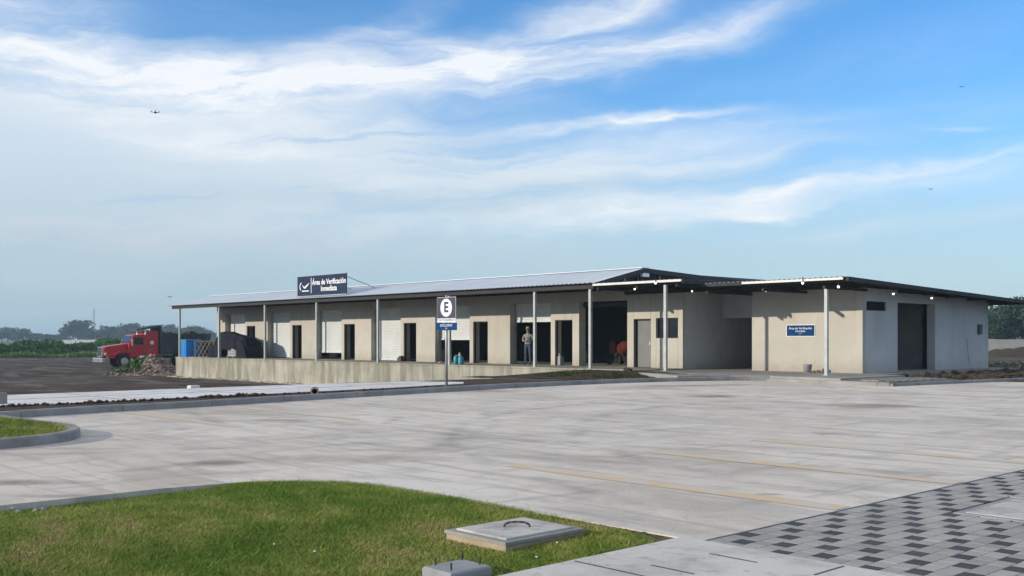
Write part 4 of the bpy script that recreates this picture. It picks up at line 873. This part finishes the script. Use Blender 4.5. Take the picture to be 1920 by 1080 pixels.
for i in range(-2, 9):
    for sgn in (1, -1):
        u0, z0 = -1.0 + i * .3, -1.0; u1, z1 = u0 + sgn * 1.2, 1.25
        f0 = 0; f1 = 1
        for lim in (-1.0, 1.0):
            if (u1 - u0) != 0:
                tt = (lim - u0) / (u1 - u0)
                if 0 < tt < 1:
                    if (u0 < lim) == (lim < 0) or (u0 > lim) == (lim > 0): f0 = max(f0, tt)
                    else: f1 = min(f1, tt)
        if abs(u0 + (u1 - u0) * (f0 + f1) / 2) > 1.0 or f1 - f0 < .05: continue
        p = base + xd * (u0 + (u1 - u0) * f0); q = base + xd * (u0 + (u1 - u0) * f1)
        b.tube((p.x, p.y - .02 * sgn, z0 + (z1 - z0) * f0), (q.x, q.y - .02 * sgn, z0 + (z1 - z0) * f1), .035, k=4)
b.build('lattice', 'wood', t)
b = MB()
for u in (-1, 1): p = base + xd * u; b.tube((p.x, p.y, -1.1), (p.x, p.y, 1.3), .05, k=6)
for z in (-.95, 1.25): p, q = base - xd, base + xd; b.tube((p.x, p.y, z), (q.x, q.y, z), .045, k=4)
b.build('crate_frame', 'wood', t)
# tarp on the platform
pL, pR = onY(398, 660, 31.6), onY(474, 660, 31.6)
t = thing('tarp_cover', ((pL.x + pR.x) / 2, 31.6, FZ), 'black tarpaulin draped over goods in front of the first shutter', 'tarpaulin')
prof = [(398, 671), (404, 655), (412, 637), (418, 624), (428, 622), (442, 626), (456, 630), (466, 634), (470, 648), (474, 671)]
PT = [onY(px, py, 31.6) for px, py in prof]; b = MB(); yy = [31.15, 31.35, 31.7, 32.1, 32.5]; rr = random.Random(2)
for j, y in enumerate(yy):
    for i, p in enumerate(PT):
        f = (.8, 1, 1.02, .98, .75)[j]; b.v.append((p.x + (rr.uniform(-.05, .05)), y + rr.uniform(-.06, .06), max(FZ + .01, FZ + (p.z - FZ) * f + (rr.uniform(-.05, .05) if 0 < i < len(PT) - 1 else 0))))
k = len(PT)
for j in range(len(yy) - 1):
    for i in range(k - 1): b.f.append((j * k + i, j * k + i + 1, (j + 1) * k + i + 1, (j + 1) * k + i)); b.mi.append(0)
for j in (0, len(yy) - 1):
    for i in (0, 1, k - 3, k - 2):
        p, q = b.v[j * k + i], b.v[j * k + i + 1]; b.face([p, q, (q[0], q[1], FZ + .01), (p[0], p[1], FZ + .01)])
for i in range(2, k - 3):
    p, q = b.v[i], b.v[i + 1]; lo = FZ + .01 if i in (2, 3, k - 4) else None; dz_ = .78 if i == 4 else .62
    b.face([p, q, (q[0], q[1], lo or max(FZ, q[2] - dz_)), (p[0], p[1], lo or max(FZ, p[2] - dz_))])
sh = b.build('sheet', 'tarp', t)
e0, e1 = onY(428, 660, 31.3), onY(449, 660, 31.3)
t = thing('cement_pallet', ((e0.x + e1.x) / 2, 31.5, FZ), 'grey stack of cement bags under the black tarpaulin', 'bags')
for i in range(4):
    b = MB(); z = FZ + .1 + i * .17; b.bbox(e0.x + .02 * (i % 2), e1.x - .03 * (i % 2), 31.25, 31.85, z, z + .16, .05); b.build('cement_bag', 'ped', t)
b = MB()
for x in (e0.x, (e0.x + e1.x) / 2 - .05, e1.x - .1): b.box(x, x + .1, 31.22, 31.9, FZ + .001, FZ + .08)
b.box(e0.x - .04, e1.x + .04, 31.2, 31.9, FZ + .08, FZ + .099); b.build('pallet', 'wood', t)
# rubble heap
hc = onD(276, 694, 72); hx, hy = hc.x, hc.y
t = thing('rubble_heap', (hx, hy, -1.1), 'heap of brown rubble with broken concrete and weeds before the truck', 'heap')
xd = Vector((cH, sH, 0)); fdv = Vector((-sH, cH, 0)); b = MB(); nU, nV = 30, 16
def hz_(u, v): return max(0, 1.32 * (1 - abs(u) ** 2.2) * (1 - v * v)) * (.62 + .4 * sstep(-.9, .5, u)) * (1 + .35 * fbm(u * 3, v * 3, 1.2))
for j in range(nV + 1):
    for i in range(nU + 1):
        u = -1 + 2 * i / nU; v = -1 + 2 * j / nV; p = xd * (u * 2.35) + fdv * (v * 1.6)
        b.v.append((hx + p.x, hy + p.y, -1.12 + hz_(u, v)))
for j in range(nV):
    for i in range(nU): b.f.append((j * (nU + 1) + i, j * (nU + 1) + i + 1, (j + 1) * (nU + 1) + i + 1, (j + 1) * (nU + 1) + i)); b.mi.append(0)
b.build('mound', 'rubble', t)
b = MB(); rr = random.Random(9)
for i in range(240):
    u, v = rr.uniform(-1, 1), rr.uniform(-1, .4); p = xd * (u * 2.5) + fdv * (v * 1.7); r = abs(rr.gauss(.03, .04)) + .025
    b.rock((hx + p.x, hy + p.y, -1.1 + hz_(u, v) + r * .3), r, (1.3, 1, .7), i)
tag(b.build('debris', 'chunk', t), kind='stuff')
n = 900; u = rng.uniform(-1, 0, n); v = rng.uniform(-.9, .2, n); hh = np.array([hz_(a, c) for a, c in zip(u, v)])
base = np.stack([hx + cH * u * 2.3 - sH * v * 1.6, hy + sH * u * 2.3 + cH * v * 1.6, -1.1 + hh], 1); a = rng.uniform(0, 6.28, n); V = np.empty((n, 3, 3)); l = rng.uniform(.1, .3, n)
V[:, 0] = base - np.stack([np.cos(a) * .06, np.sin(a) * .06, a * 0], 1) - np.array([hx, hy, -1.1]); V[:, 1] = base + np.stack([np.cos(a) * .06, np.sin(a) * .06, a * 0], 1) - np.array([hx, hy, -1.1])
V[:, 2] = base + np.stack([np.sin(a) * .1, np.cos(a) * .1, l], 1) - np.array([hx, hy, -1.1])
tag(tri_mesh('weeds', V, rng.random(n), 'cane', t), kind='stuff')

# ------------------------------------------------------------------ small things on the platform
def can(px, lab, h, m, Y=31.0, r=.14, name='jerry_can'):
    p = onY(px, 660, Y); t = thing(name, (p.x, Y, FZ), lab, 'container'); p.z = FZ
    b = MB(); b.lathe([(r * .9, .001), (r, .03), (r, h * .72), (r * .75, h * .86), (r * .3, h * .92)], p, 14); b.build('body', m, t, smooth=True)
    b = MB(); b.lathe([(r * .28, h * .92), (r * .28, h)], p, 10); b.build('cap', m, t); return t
can(856, 'left teal plastic container on the platform edge', .46, 'teal', 30.75); can(864, 'right teal plastic container beside its twin', .42, 'teal', 30.7, .13)
can(862, 'pale pink bottle standing behind the teal containers', .58, 'pink', 30.98, .07, 'bottle')
p = onY(826, 676, 30.7); tag(MB().rock((p.x, p.y, FZ + .07), .12, (1.3, 1, .7), 31).build('debris_lump', 'rubble', loc=(p.x, p.y, FZ)), 'small brown lump of debris left of the parking sign post', 'debris')
p = onY(753, 670, 32.9); b = MB(); b.box(p.x - .2, p.x + .14, 32.75, 33.05, FZ + .001, FZ + .20); b.box(p.x - .12, p.x + .05, 32.8, 33.0, FZ + .201, FZ + .29)
tag(b.build('tool_box', 'dsteel', loc=(p.x, 32.9, FZ)), 'small dark tool box beside the door left of the parking sign', 'box')
p = onY(1050, 676, 33.45); t = thing('cement_sack', (p.x, 33.45, FZ), 'upright grey sack in the doorway right of the person', 'sack')
b = MB(); b.bbox(p.x - .16, p.x + .16, 33.3, 33.55, FZ + .001, FZ + .46, .07); b.build('sack', 'ped', t, bevel=.03); b = MB(); b.tube((p.x, 33.42, FZ + .46), (p.x + .02, 33.42, FZ + .55), .07, .10, 8); b.build('sack_neck', 'ped', t)
p = onY(1514, 690, 33.55); t = thing('bucket', (p.x, 33.55, .17), 'grey plastic bucket against the sunlit annex wall', 'bucket')
b = MB(); b.lathe([(.13, .001), (.17, .30), (.175, .31), (.16, .31), (.12, .02)], (p.x, 33.55, .17), 16); b.build('pail', 'ped', t, smooth=True)
b = MB()
for i in range(10):
    a0, a1 = math.pi * i / 10, math.pi * (i + 1) / 10; b.tube((p.x + .17 * math.cos(a0), 33.55 - .1 * math.sin(a0), .47), (p.x + .17 * math.cos(a1), 33.55 - .1 * math.sin(a1), .47), .006, k=5)
b.build('bail', 'dsteel', t)
p = onY(1535, 694, 33.6); b = MB()
for i in range(7): b.rock((p.x + random.gauss(0, .13), 33.6 + random.gauss(0, .08), .2 + random.uniform(0, .06)), random.uniform(.04, .09), (1, 1, .8), i + 60)
tag(b.build('rubble_pile', 'rubble', loc=(p.x, 33.6, .17)), 'little pile of dark rubble between the bucket and the post', 'rubble')
p = onY(1487, 696, 33.3); b = MB()
for i in range(6): b.rock((p.x + random.gauss(0, .3), 33.4 + random.gauss(0, .1), .18), random.uniform(.03, .07), (1.2, 1, .6), i + 160)
tag(b.build('sand_spill', 'wood', loc=(p.x, 33.4, .17)), 'scattered pale lumps left of the grey bucket', 'debris')
# mixer in the open bay
mc = onY(1152, 660, 36.2); mx, my = mc.x + .25, 36.2
t = thing('concrete_mixer', (mx, my, FZ), 'red concrete mixer with orange drum inside the open bay', 'mixer')
b = MB(); ax = Vector((.75, -.25, .3)).normalized(); c0 = Vector((mx + .35, my, FZ + .75))
for s0, s1, r0, r1 in ((-.45, -.15, .14, .32), (-.15, .15, .32, .32), (.15, .5, .32, .16)): b.tube(c0 + ax * s0, c0 + ax * s1, r0, r1, 16)
b.build('drum', 'orange', t, smooth=True)
b = MB()
for dx_ in (-.2, .75):
    for dy_ in (-.35, .35): b.tube((mx + dx_, my + dy_, FZ + .005), (mx + .3, my + dy_ * .6, FZ + .8), .03, k=6)
b.build('stand', 'dsteel', t)
b = MB(); b.box(mx - .35, mx + .0, my - .25, my + .25, FZ + .5, FZ + 1.1); b.build('motor_housing', 'dred', t, bevel=.05)
for s in (-1, 1): b = MB(); b.tube((mx - .2, my + s * .36, FZ + .2), (mx - .2, my + s * .44, FZ + .2), .2, k=14); b.build('wheel', 'tyre', t)

# ------------------------------------------------------------------ person
pp = onY(990, 684, 32.75); Z0 = FZ
def person(loc, yaw):
    bm = bmesh.new(); sk = []; J = {}
    def j(n, co, r, par=None):
        v = bm.verts.new(co); J[n] = v; sk.append(r)
        if par: bm.edges.new((J[par], v))
    # facing -Y
    j('pel', (0, 0, .98), (.155, .11)); j('wst', (0, .0, 1.12), (.14, .10), 'pel'); j('chs', (0, .01, 1.32), (.165, .115), 'wst'); j('nck', (0, .01, 1.47), (.07, .065), 'chs'); j('nk2', (0, 0, 1.55), (.055, .055), 'nck')
    j('hd1', (0, -.015, 1.62), (.078, .088), 'nk2'); j('hd2', (0, -.01, 1.72), (.08, .09), 'hd1'); j('hd3', (0, 0, 1.78), (.05, .06), 'hd2')
    for s, k in ((1, 'l'), (-1, 'r')):
        j(k + 'hip', (s * .095, 0, .90), (.095, .10), 'pel'); j(k + 'kne', (s * .11, -.02, .50), (.062, .066), k + 'hip'); j(k + 'ank', (s * .12, .02, .10), (.043, .046), k + 'kne')
        j(k + 'hel', (s * .12, .0, .045), (.042, .042), k + 'ank'); j(k + 'toe', (s * .14, -.16, .035), (.040, .030), k + 'hel')
        j(k + 'sho', (s * .195, .01, 1.41), (.066, .066), 'chs')
        if s > 0: el, wr, hd = (.27, .02, 1.15), (.08, -.20, 1.24), (.01, -.22, 1.27)
        else: el, wr, hd = (-.27, .03, 1.14), (-.06, -.22, 1.13), (.02, -.23, 1.15)
        j(k + 'elb', el, (.047, .047), k + 'sho'); j(k + 'wri', wr, (.030, .030), k + 'elb'); j(k + 'pal', hd, (.036, .026), k + 'wri')
        d = (Vector(hd) - Vector(wr)).normalized(); up = Vector((0, 0, 1))
        for i in range(4):
            o = Vector(hd) + up * (.027 - .018 * i); j(k + 'f%d' % i, o + d * .045, (.0095, .0095), k + 'pal'); j(k + 'g%d' % i, o + d * (.075 - .006 * abs(i - 1)) + Vector((0, .02, 0)), (.008, .008), k + 'f%d' % i)
        j(k + 't0', Vector(wr) + d * .02 + up * .035, (.011, .011), k + 'wri'); j(k + 't1', Vector(wr) + d * .055 + up * .05, (.009, .009), k + 't0')
    me = bpy.data.meshes.new('tmp'); bm.to_mesh(me); bm.free(); o = bpy.data.objects.new('tmp', me); COL.objects.link(o)
    m = o.modifiers.new('s', 'SKIN'); me.skin_vertices[0].data[0].use_root = True
    for i, r in enumerate(sk): me.skin_vertices[0].data[i].radius = r
    o.modifiers.new('u', 'SUBSURF').levels = 2
    out = bpy.data.meshes.new_from_object(o.evaluated_get(bpy.context.evaluated_depsgraph_get())); bpy.data.objects.remove(o)
    t = thing('person', loc, 'person in a pale checked shirt and jeans standing with arms folded in an open bay', 'person')
    for f in out.polygons:
        x, y, z = f.center
        hand = y < -.165 and z > 1.0 and abs(x) < .12 or z > 1.50
        f.material_index = 3 if z < .085 else (0 if hand else (2 if z < 1.0 else 1))
    ob = link('body', out, ['skin', 'shirt', 'jeans', 'shoe'], t, smooth=True)
    b = MB(); b.lathe([(.093, 1.695), (.10, 1.73), (.092, 1.78), (.055, 1.82), (.01, 1.83)], (0, .005, 0), 14); b.tube((0, -.075, 1.715), (0, -.165, 1.705), .06, .05, 8); hat = b.mesh('cap'); link('cap', hat, 'shirt', t, smooth=True)
    b = MB(); b.box(-.035, -.018, -.102, -.094, 1.665, 1.68); b.box(.018, .035, -.102, -.094, 1.665, 1.68); link('eyes', b.mesh('eyes'), 'shoe', t)
    b = MB(); b.tube((0, -.09, 1.67), (0, -.118, 1.635), .008, .016, 6); link('nose', b.mesh('nose'), 'skin', t)
    b = MB(); b.box(-.024, .024, -.104, -.096, 1.603, 1.611); link('mouth', b.mesh('mouth'), 'shoe', t)
    for s in (-1, 1): b = MB(); b.rock((s * .085, 0, 1.655), .022, (.5, .8, 1.2), 3); link('ear', b.mesh('ear'), 'skin', t)
    t.rotation_euler = (0, 0, yaw); return t
pt = person(Vector((pp.x, 32.75, Z0)), R(28)); pt.scale = (.97, .97, .97)

# ------------------------------------------------------------------ verge bits
p = gp(4, 757, .03); t = thing('marker_post', (p.x, p.y, .03), 'short pale concrete post at the far left of the strip', 'post')
b = MB(); b.bbox(p.x - .08, p.x + .08, p.y - .08, p.y + .08, .02, .27, .02); b.build('stub', 'kerb', t); b = MB(); b.box(p.x - .03, p.x + .03, p.y - .085, p.y - .08, .1, .2); b.build('plate', 'dsteel', t)
p = gp(363, 730, -.06); t = thing('concrete_block', (-27.4, onX(363, 728, -27.4).y, 0), 'small white concrete block beyond the pale strip', 'block'); q = onX(363, 730, -27.4)
b = MB(); b.bbox(q.x - .12, q.x + .12, q.y - .14, q.y + .14, -.15, .09, .02); b.build('block', 'strip', t); b = MB(); b.rock((q.x, q.y + .3, -.02), .09, (1, 1.6, .6), 5); b.build('chip', 'strip', t)
p = gp(590, 740, .06); t = thing('pipe_end', (p.x, p.y, .05), 'round pale pipe mouth poking up behind the kerb', 'pipe')
b = MB(); n = 16; ax = (Vector((0, 0, EYE)) - p).normalized(); ax.z = 0; c0 = Vector((p.x, p.y, .14))
b.tube(c0 - ax * .25, c0 + ax * .02, .105, k=16, cap=False); b.tube(c0 - ax * .25, c0 + ax * .02, .065, k=16, cap=False); b.build('pipe', 'mhs', t, smooth=True)
b = MB(); a_ = ax.orthogonal().normalized(); up = Vector((0, 0, 1)); sd = ax.cross(up)
for i in range(n):
    t0, t1 = 2 * math.pi * i / n, 2 * math.pi * (i + 1) / n
    f = lambda r, tt: c0 + ax * .022 + sd * r * math.cos(tt) + up * r * math.sin(tt)
    b.face([f(.065, t0), f(.105, t0), f(.105, t1), f(.065, t1)])
b.build('rim', 'mhs', t); b = MB(); b.face([c0 - ax * .1 + sd * .064 * math.cos(2 * math.pi * i / n) + up * .064 * math.sin(2 * math.pi * i / n) for i in range(n)]); b.build('bore', 'black', t)

# ------------------------------------------------------------------ vegetation
def crown(nb, H, Rr, leaf, n, seed):
    q = np.random.default_rng(seed); c = []; 
    for i in range(nb):
        a = q.uniform(0, 6.28); r = Rr * q.uniform(0, .75); zz = H * q.uniform(.38, .9); c.append((r * math.cos(a), r * math.sin(a), zz, Rr * q.uniform(.28, .55)))
    c = np.array(c); idx = q.integers(0, nb, n); d = q.normal(size=(n, 3)); d /= np.linalg.norm(d, axis=1)[:, None]
    rad = c[idx, 3] * (q.random(n) ** .35); P = c[idx, :3] + d * rad[:, None] * np.array([1, 1, .8])
    P[:, 2] = np.clip(P[:, 2], H * .16, None)
    a = q.normal(size=(n, 3)); a /= np.linalg.norm(a, axis=1)[:, None]; bq = np.cross(a, q.normal(size=(n, 3))); bq /= np.linalg.norm(bq, axis=1)[:, None]
    s = leaf * q.uniform(.5, 1.3, n)[:, None]
    V = np.stack([P - a * s, P + bq * s * .6, P + a * s, P - bq * s * .6], 1)
    tint = np.clip(.4 + q.normal(0, .25, n) + .15 * (idx % 3 - 1), 0, 1); return V, tint
tmesh = {}
def tree(kind, loc, sc, rot, label, group):
    t = thing('tree', loc, label, 'tree', group); t.scale = (sc[0], sc[0], sc[1]); t.rotation_euler = (0, 0, rot)
    if kind not in tmesh:
        nb, H, Rr, leaf, n, seed = kind; V, ti = crown(nb, H, Rr, leaf, n, seed); co = tri_mesh('crown', V, ti, 'leaf', t)
        b = MB(); b.tube((0, 0, -.1), (.1, 0, H * .35), H * .035, H * .025, 8)
        rr = random.Random(seed)
        for i in range(5): a = rr.uniform(0, 6.28); b.tube((.1, 0, H * .33), (Rr * .5 * math.cos(a), Rr * .5 * math.sin(a), H * rr.uniform(.55, .75)), H * .018, H * .006, 6)
        tr_ = link('trunk', b.mesh('trunk'), 'bark', t); tmesh[kind] = (co.data, tr_.data)
    else:
        for nm, me in zip(('crown', 'trunk'), tmesh[kind]): o = bpy.data.objects.new(nm, me); COL.objects.link(o); o.parent = t
FAR = [(14, 9, 5, .55, 900, 1), (10, 7, 5.5, .55, 800, 2), (18, 11, 6, .6, 1100, 3)]
rr = random.Random(21)
tall = {22: 1.15, 45: 1.2, 145: 1.5, 205: 1.5, 250: 1.3, 320: 1.35, 350: 1.6, 375: 1.4}
px = -60
TL = {22: 'rounded hazy tree standing above the row near the left edge of the view', 145: 'broad domed tree highest in the far row left of the radio mast', 205: 'tall hazy tree in the far row just above the truck bonnet', 250: 'tall hazy tree in the far row behind the truck cab',
      350: 'tall rounded tree in the far row right of the leftmost roof post', 375: 'tall tree in the far row beside the warehouse end wall'}
while px < 430:
    D = rr.uniform(560, 680); p = onD(px, 640, D); k = min(tall, key=lambda q: abs(q - px)); s = .85 * tall[k] if abs(k - px) < 9 else rr.uniform(.45, .9)
    lab = 'hazy blue-green tree in the far row along the left horizon'
    if abs(k - px) < 9 and k in TL: lab = TL.pop(k)
    tree(FAR[rr.randrange(3)], (p.x, p.y, -1.1), (s * rr.uniform(1.0, 1.5), s), rr.uniform(0, 6.28), lab, 'hazy trees along the left horizon'); px += rr.uniform(6, 12)
RT = [(26, 6.4, 3.6, .30, 5200, 31), (30, 7.2, 4.2, .32, 6200, 32)]
for i, (px, D, s, lab) in enumerate(((1862, 148, .78, 'dark green tree nearest the annex end behind the pale wall'), (1886, 152, .98, 'bushy dark tree behind the boundary wall, second from the annex'), (1918, 150, 1.12, 'tallest dark tree at the right edge of the view'), (1950, 155, 1.0, 'dark tree partly cut off past the right edge'), (1842, 160, .7, 'low dark tree hidden mostly by the annex end'), (1990, 150, 1.1, 'dark tree past the right edge'))):
    p = onD(px, 640, D); tree(RT[i % 2], (p.x, p.y, -.1), (s, s), i * 1.3, lab, 'dark trees behind the pale boundary wall')
# cane bank on the left
n = 42000; s_ = rng.uniform(0, 1, n); dd = rng.uniform(0, 1, n) ** 1.3
A = gp(-260, 673, -1.1); B2 = gp(440, 667, -1.1)
X = A.x + (B2.x - A.x) * s_; Y = A.y + (B2.y - A.y) * s_; nrm = np.array([-(B2.y - A.y), B2.x - A.x]); nrm = nrm / np.linalg.norm(nrm); 
if nrm @ np.array([A.x, A.y]) < 0: nrm = -nrm
X = X + nrm[0] * dd * 16; Y = Y + nrm[1] * dd * 16
topz = 2.0 * (.72 + .28 * np.minimum(1, dd * 5)) * (1 + .18 * np.sin(s_ * 31) + .12 * np.sin(s_ * 77 + 1)); Z = -1.15 + topz * rng.uniform(0, 1, n) ** .6 * np.clip(.35 + dd * 4, 0, 1)
a = rng.normal(size=(n, 3)); a[:, 2] *= 1.3; a /= np.linalg.norm(a, axis=1)[:, None]; bq = np.cross(a, rng.normal(size=(n, 3))); bq /= np.linalg.norm(bq, axis=1)[:, None]
l = rng.uniform(.15, .42, n)[:, None]; P = np.stack([X, Y, Z], 1); V = np.stack([P - a * l, P + bq * l * .35, P + a * l, P - bq * l * .35], 1)
tag(tri_mesh('cane_field', V, np.clip(.35 + .25 * np.sin(s_ * 43) + rng.normal(0, .22, n), 0, 1), 'cane'), kind='stuff')
n = 9000; s2 = rng.uniform(0, 1, n); d2 = rng.uniform(-2.5, 1.0, n); X = A.x + (B2.x - A.x) * s2 + nrm[0] * d2; Y = A.y + (B2.y - A.y) * s2 + nrm[1] * d2; Z = np.full(n, -1.12)
a = rng.uniform(0, 6.28, n); h = rng.uniform(.2, .75, n) * (1 + .3 * np.sin(s2 * 37)); V = np.empty((n, 3, 3)); ca, sa = np.cos(a) * .16, np.sin(a) * .16
V[:, 0] = np.stack([X - ca, Y - sa, Z], 1); V[:, 1] = np.stack([X + ca, Y + sa, Z], 1); V[:, 2] = np.stack([X + sa, Y + ca, Z + h], 1)
tag(tri_mesh('fringe_grass', V, np.clip(rng.normal(.6, .2, n), 0, 1), 'fringe'), kind='stuff')
b = MB(); q0 = A; q1 = B2; o_ = Vector((nrm[0], nrm[1], 0))
b.face([q0 + o_ * 2 + Vector((0, 0, .5)), q1 + o_ * 2 + Vector((0, 0, .5)), q1 + o_ * 16 + Vector((0, 0, .9)), q0 + o_ * 16 + Vector((0, 0, .9))])
b.face([q0 + o_ * 1 + Vector((0, 0, -.2)), q1 + o_ * 1 + Vector((0, 0, -.2)), q1 + o_ * 2 + Vector((0, 0, .5)), q0 + o_ * 2 + Vector((0, 0, .5))])
tag(b.build('cane_bed', 'green'), kind='structure')
# distant wall, mast, tank
a0, a1 = onD(118, 641, 420), onD(330, 641, 420); d = (a1 - a0).normalized(); nn = Vector((-d.y, d.x, 0)) * .1
b = MB(); b.prism([tuple((a0 - nn)[:2]), tuple((a1 - nn)[:2]), tuple((a1 + nn)[:2]), tuple((a0 + nn)[:2])], -1.1, 1.15); tag(b.build('field_wall', 'strip', loc=(a0.x, a0.y, -1.1)), 'long low white wall across the far field left of the truck', 'wall')
mp = onD(176, 640, 600); t = thing('radio_mast', (mp.x, mp.y, -1.1), 'thin lattice radio mast rising above the far treeline', 'mast')
b = MB()
for i in range(3):
    a = 2.09 * i; c1, s1 = math.cos(a), math.sin(a); b.tube((mp.x + c1 * .8, mp.y + s1 * .8, -1.1), (mp.x + c1 * .45, mp.y + s1 * .45, 19.2), .09, k=4)
for kx in range(14):
    z = -.5 + kx * 1.4; r0 = .8 - .35 * kx / 14
    for i in range(3):
        a, a2 = 2.09 * i, 2.09 * (i + 1); b.tube((mp.x + math.cos(a) * r0, mp.y + math.sin(a) * r0, z), (mp.x + math.cos(a2) * r0, mp.y + math.sin(a2) * r0, z + 1.4), .05, k=3)
b.build('lattice', 'steel', t); b = MB(); b.tube((mp.x, mp.y, 19.2), (mp.x, mp.y, 21), .05, k=5); b.build('antenna', 'steel', t)
mp = onD(190, 640, 600); t = thing('water_tower', (mp.x, mp.y, -1.1), 'small water tower poking out of the far treeline behind the truck', 'water tower')
b = MB(); b.lathe([(.2, 6.8), (1.2, 7.2), (1.2, 9.2), (.3, 9.9)], (mp.x, mp.y, 0), 12); b.build('tank', 'kerb', t); b = MB()
for a in (0, 1.57, 3.14, 4.71): b.tube((mp.x + math.cos(a) * 1.3, mp.y + math.sin(a) * 1.3, -1.1), (mp.x + math.cos(a), mp.y + math.sin(a), 7.1), .15, k=5)
b.build('leg', 'steel', t)
# boundary wall (right) and soil behind the annex
a0, a1 = onD(1800, 650, 132), onD(2150, 650, 132); d = (a1 - a0).normalized(); L = (a1 - a0).length; nn = Vector((-d.y, d.x, 0)) * .1
t = thing('boundary_wall', (a0.x, a0.y, -.06), 'pale block boundary wall in front of the dark trees on the right', 'wall')
k = int(L / 2.4)
for i in range(k):
    p, q = a0 + d * (i * L / k + .01), a0 + d * ((i + 1) * L / k - .01); b = MB(); b.prism([tuple((p - nn)[:2]), tuple((q - nn)[:2]), tuple((q + nn)[:2]), tuple((p + nn)[:2])], -.2, 1.40 + .02 * math.sin(i * 2.3)); b.build('wall_panel', 'cream', t)
hc = onD(1915, 665, 90); b = MB(); nU, nV = 22, 12
for j in range(nV + 1):
    for i in range(nU + 1):
        u = -1 + 2 * i / nU; v = -1 + 2 * j / nV; p = Vector((cH, sH, 0)) * (u * 4.2) + Vector((-sH, cH, 0)) * (v * 3); b.v.append((hc.x + p.x, hc.y + p.y, -.1 + max(0, (1 - u * u) * (1 - v * v)) * .72 * (1 + .4 * fbm(u * 2, v * 2, 1.5))))
for j in range(nV):
    for i in range(nU): b.f.append((j * (nU + 1) + i, j * (nU + 1) + i + 1, (j + 1) * (nU + 1) + i + 1, (j + 1) * (nU + 1) + i)); b.mi.append(0)
tag(b.build('soil_mound', 'soil', loc=(hc.x, hc.y, -.06), smooth=True), 'dark mound of dug earth in front of the boundary wall', 'mound')
n = 14000; X = rng.uniform(-34, 10, n); Y = rng.uniform(47, 120, n); nz = np.array([fbm(x * .5, y * .25, .25) for x, y in zip(X, Y)]); ok = (nz > .02) & (X > -.55 * Y) & (X < -.3 * Y); X, Y = X[ok], Y[ok]; n = len(X)
a = rng.uniform(0, 6.28, n); h = rng.uniform(.03, .12, n); V = np.empty((n, 3, 3)); ca, sa = np.cos(a) * .10, np.sin(a) * .12; Z = np.full(n, .03)
V[:, 0] = np.stack([X - ca, Y - sa, Z], 1); V[:, 1] = np.stack([X + ca, Y + sa, Z], 1); V[:, 2] = np.stack([X + sa, Y + ca, Z + h], 1)
tag(tri_mesh('weed_patches', V, np.clip(rng.normal(.6, .25, n), 0, 1), 'olive'), kind='stuff')
b = MB(); rr = random.Random(14)                         # dug soil along the annex side
for i in range(420):
    x = rr.uniform(-17.0, -13.9); y = rr.uniform(34, 45); r = abs(rr.gauss(.05, .05)) + .03; b.rock((x, y, .06 + r * .3), r, (1.4, 1.4, .7), i)
tag(b.build('dug_soil', 'soil'), kind='stuff')

# ------------------------------------------------------------------ air
dp = onD(291, 211, 22); t = thing('drone', dp, 'small dark four-armed drone hovering high in the left sky', 'drone')
b = MB(); b.rock(dp, .06, (1.3, 1, .6), 2); b.build('body', 'dsteel', t)
for i in range(4):
    a = R(20 + 90 * i) + HEAD; e = dp + Vector((math.cos(a) * .13, math.sin(a) * .13, .01 * (1 if i % 2 else 1)))
    b = MB(); b.tube(dp, e, .011, k=5); ar = b.build('arm', 'dsteel', t); b = MB(); b.tube(e, e + Vector((0, 0, .035)), .012, k=6); b.box(e.x - .06, e.x + .06, e.y - .006, e.y + .006, e.z + .036, e.z + .04); b.build('rotor', 'dsteel', ar)
for (px, py, lab) in ((1803, 163, 'tiny bird high in the blue sky at right'), (1745, 355, 'tiny bird in the pale sky above the annex'), (318, 557, 'tiny bird just above the left end of the warehouse roof')):
    p = onD(px, py, 70); t = thing('bird', p, lab, 'bird', 'birds far off in the sky'); b = MB(); b.rock(p, .05, (.8, 1.6, .7), 3); b.build('body', 'dsteel', t)
    for s in (-1, 1): b = MB(); e = Vector((cH, sH, 0)) * s; m1 = p + e * .1 + Vector((0, 0, .05)); m2 = p + e * .2; b.tube(p, m1, .022, .018, 4); b.tube(m1, m2, .018, .005, 4); b.build('wing', 'dsteel', t)
bpy.data.objects['drone'].scale = (.62,) * 3
# haze: even air around everything
hm = bpy.data.materials.new('haze_air'); hm.use_nodes = True; hm.node_tree.nodes.clear(); hg = G(hm.node_tree)
pv = hg.n('ShaderNodeVolumePrincipled'); pv.inputs['Color'].default_value = (.60, .82, 1.0, 1); pv.inputs['Density'].default_value = .00045; pv.inputs['Anisotropy'].default_value = 0
ho = hg.n('ShaderNodeOutputMaterial'); hg.l.new(pv.outputs[0], ho.inputs['Volume'])
b = MB(); b.box(-3300, 3300, -3300, 3300, -2.6, 24); tag(b.build('haze', hm), kind='stuff')
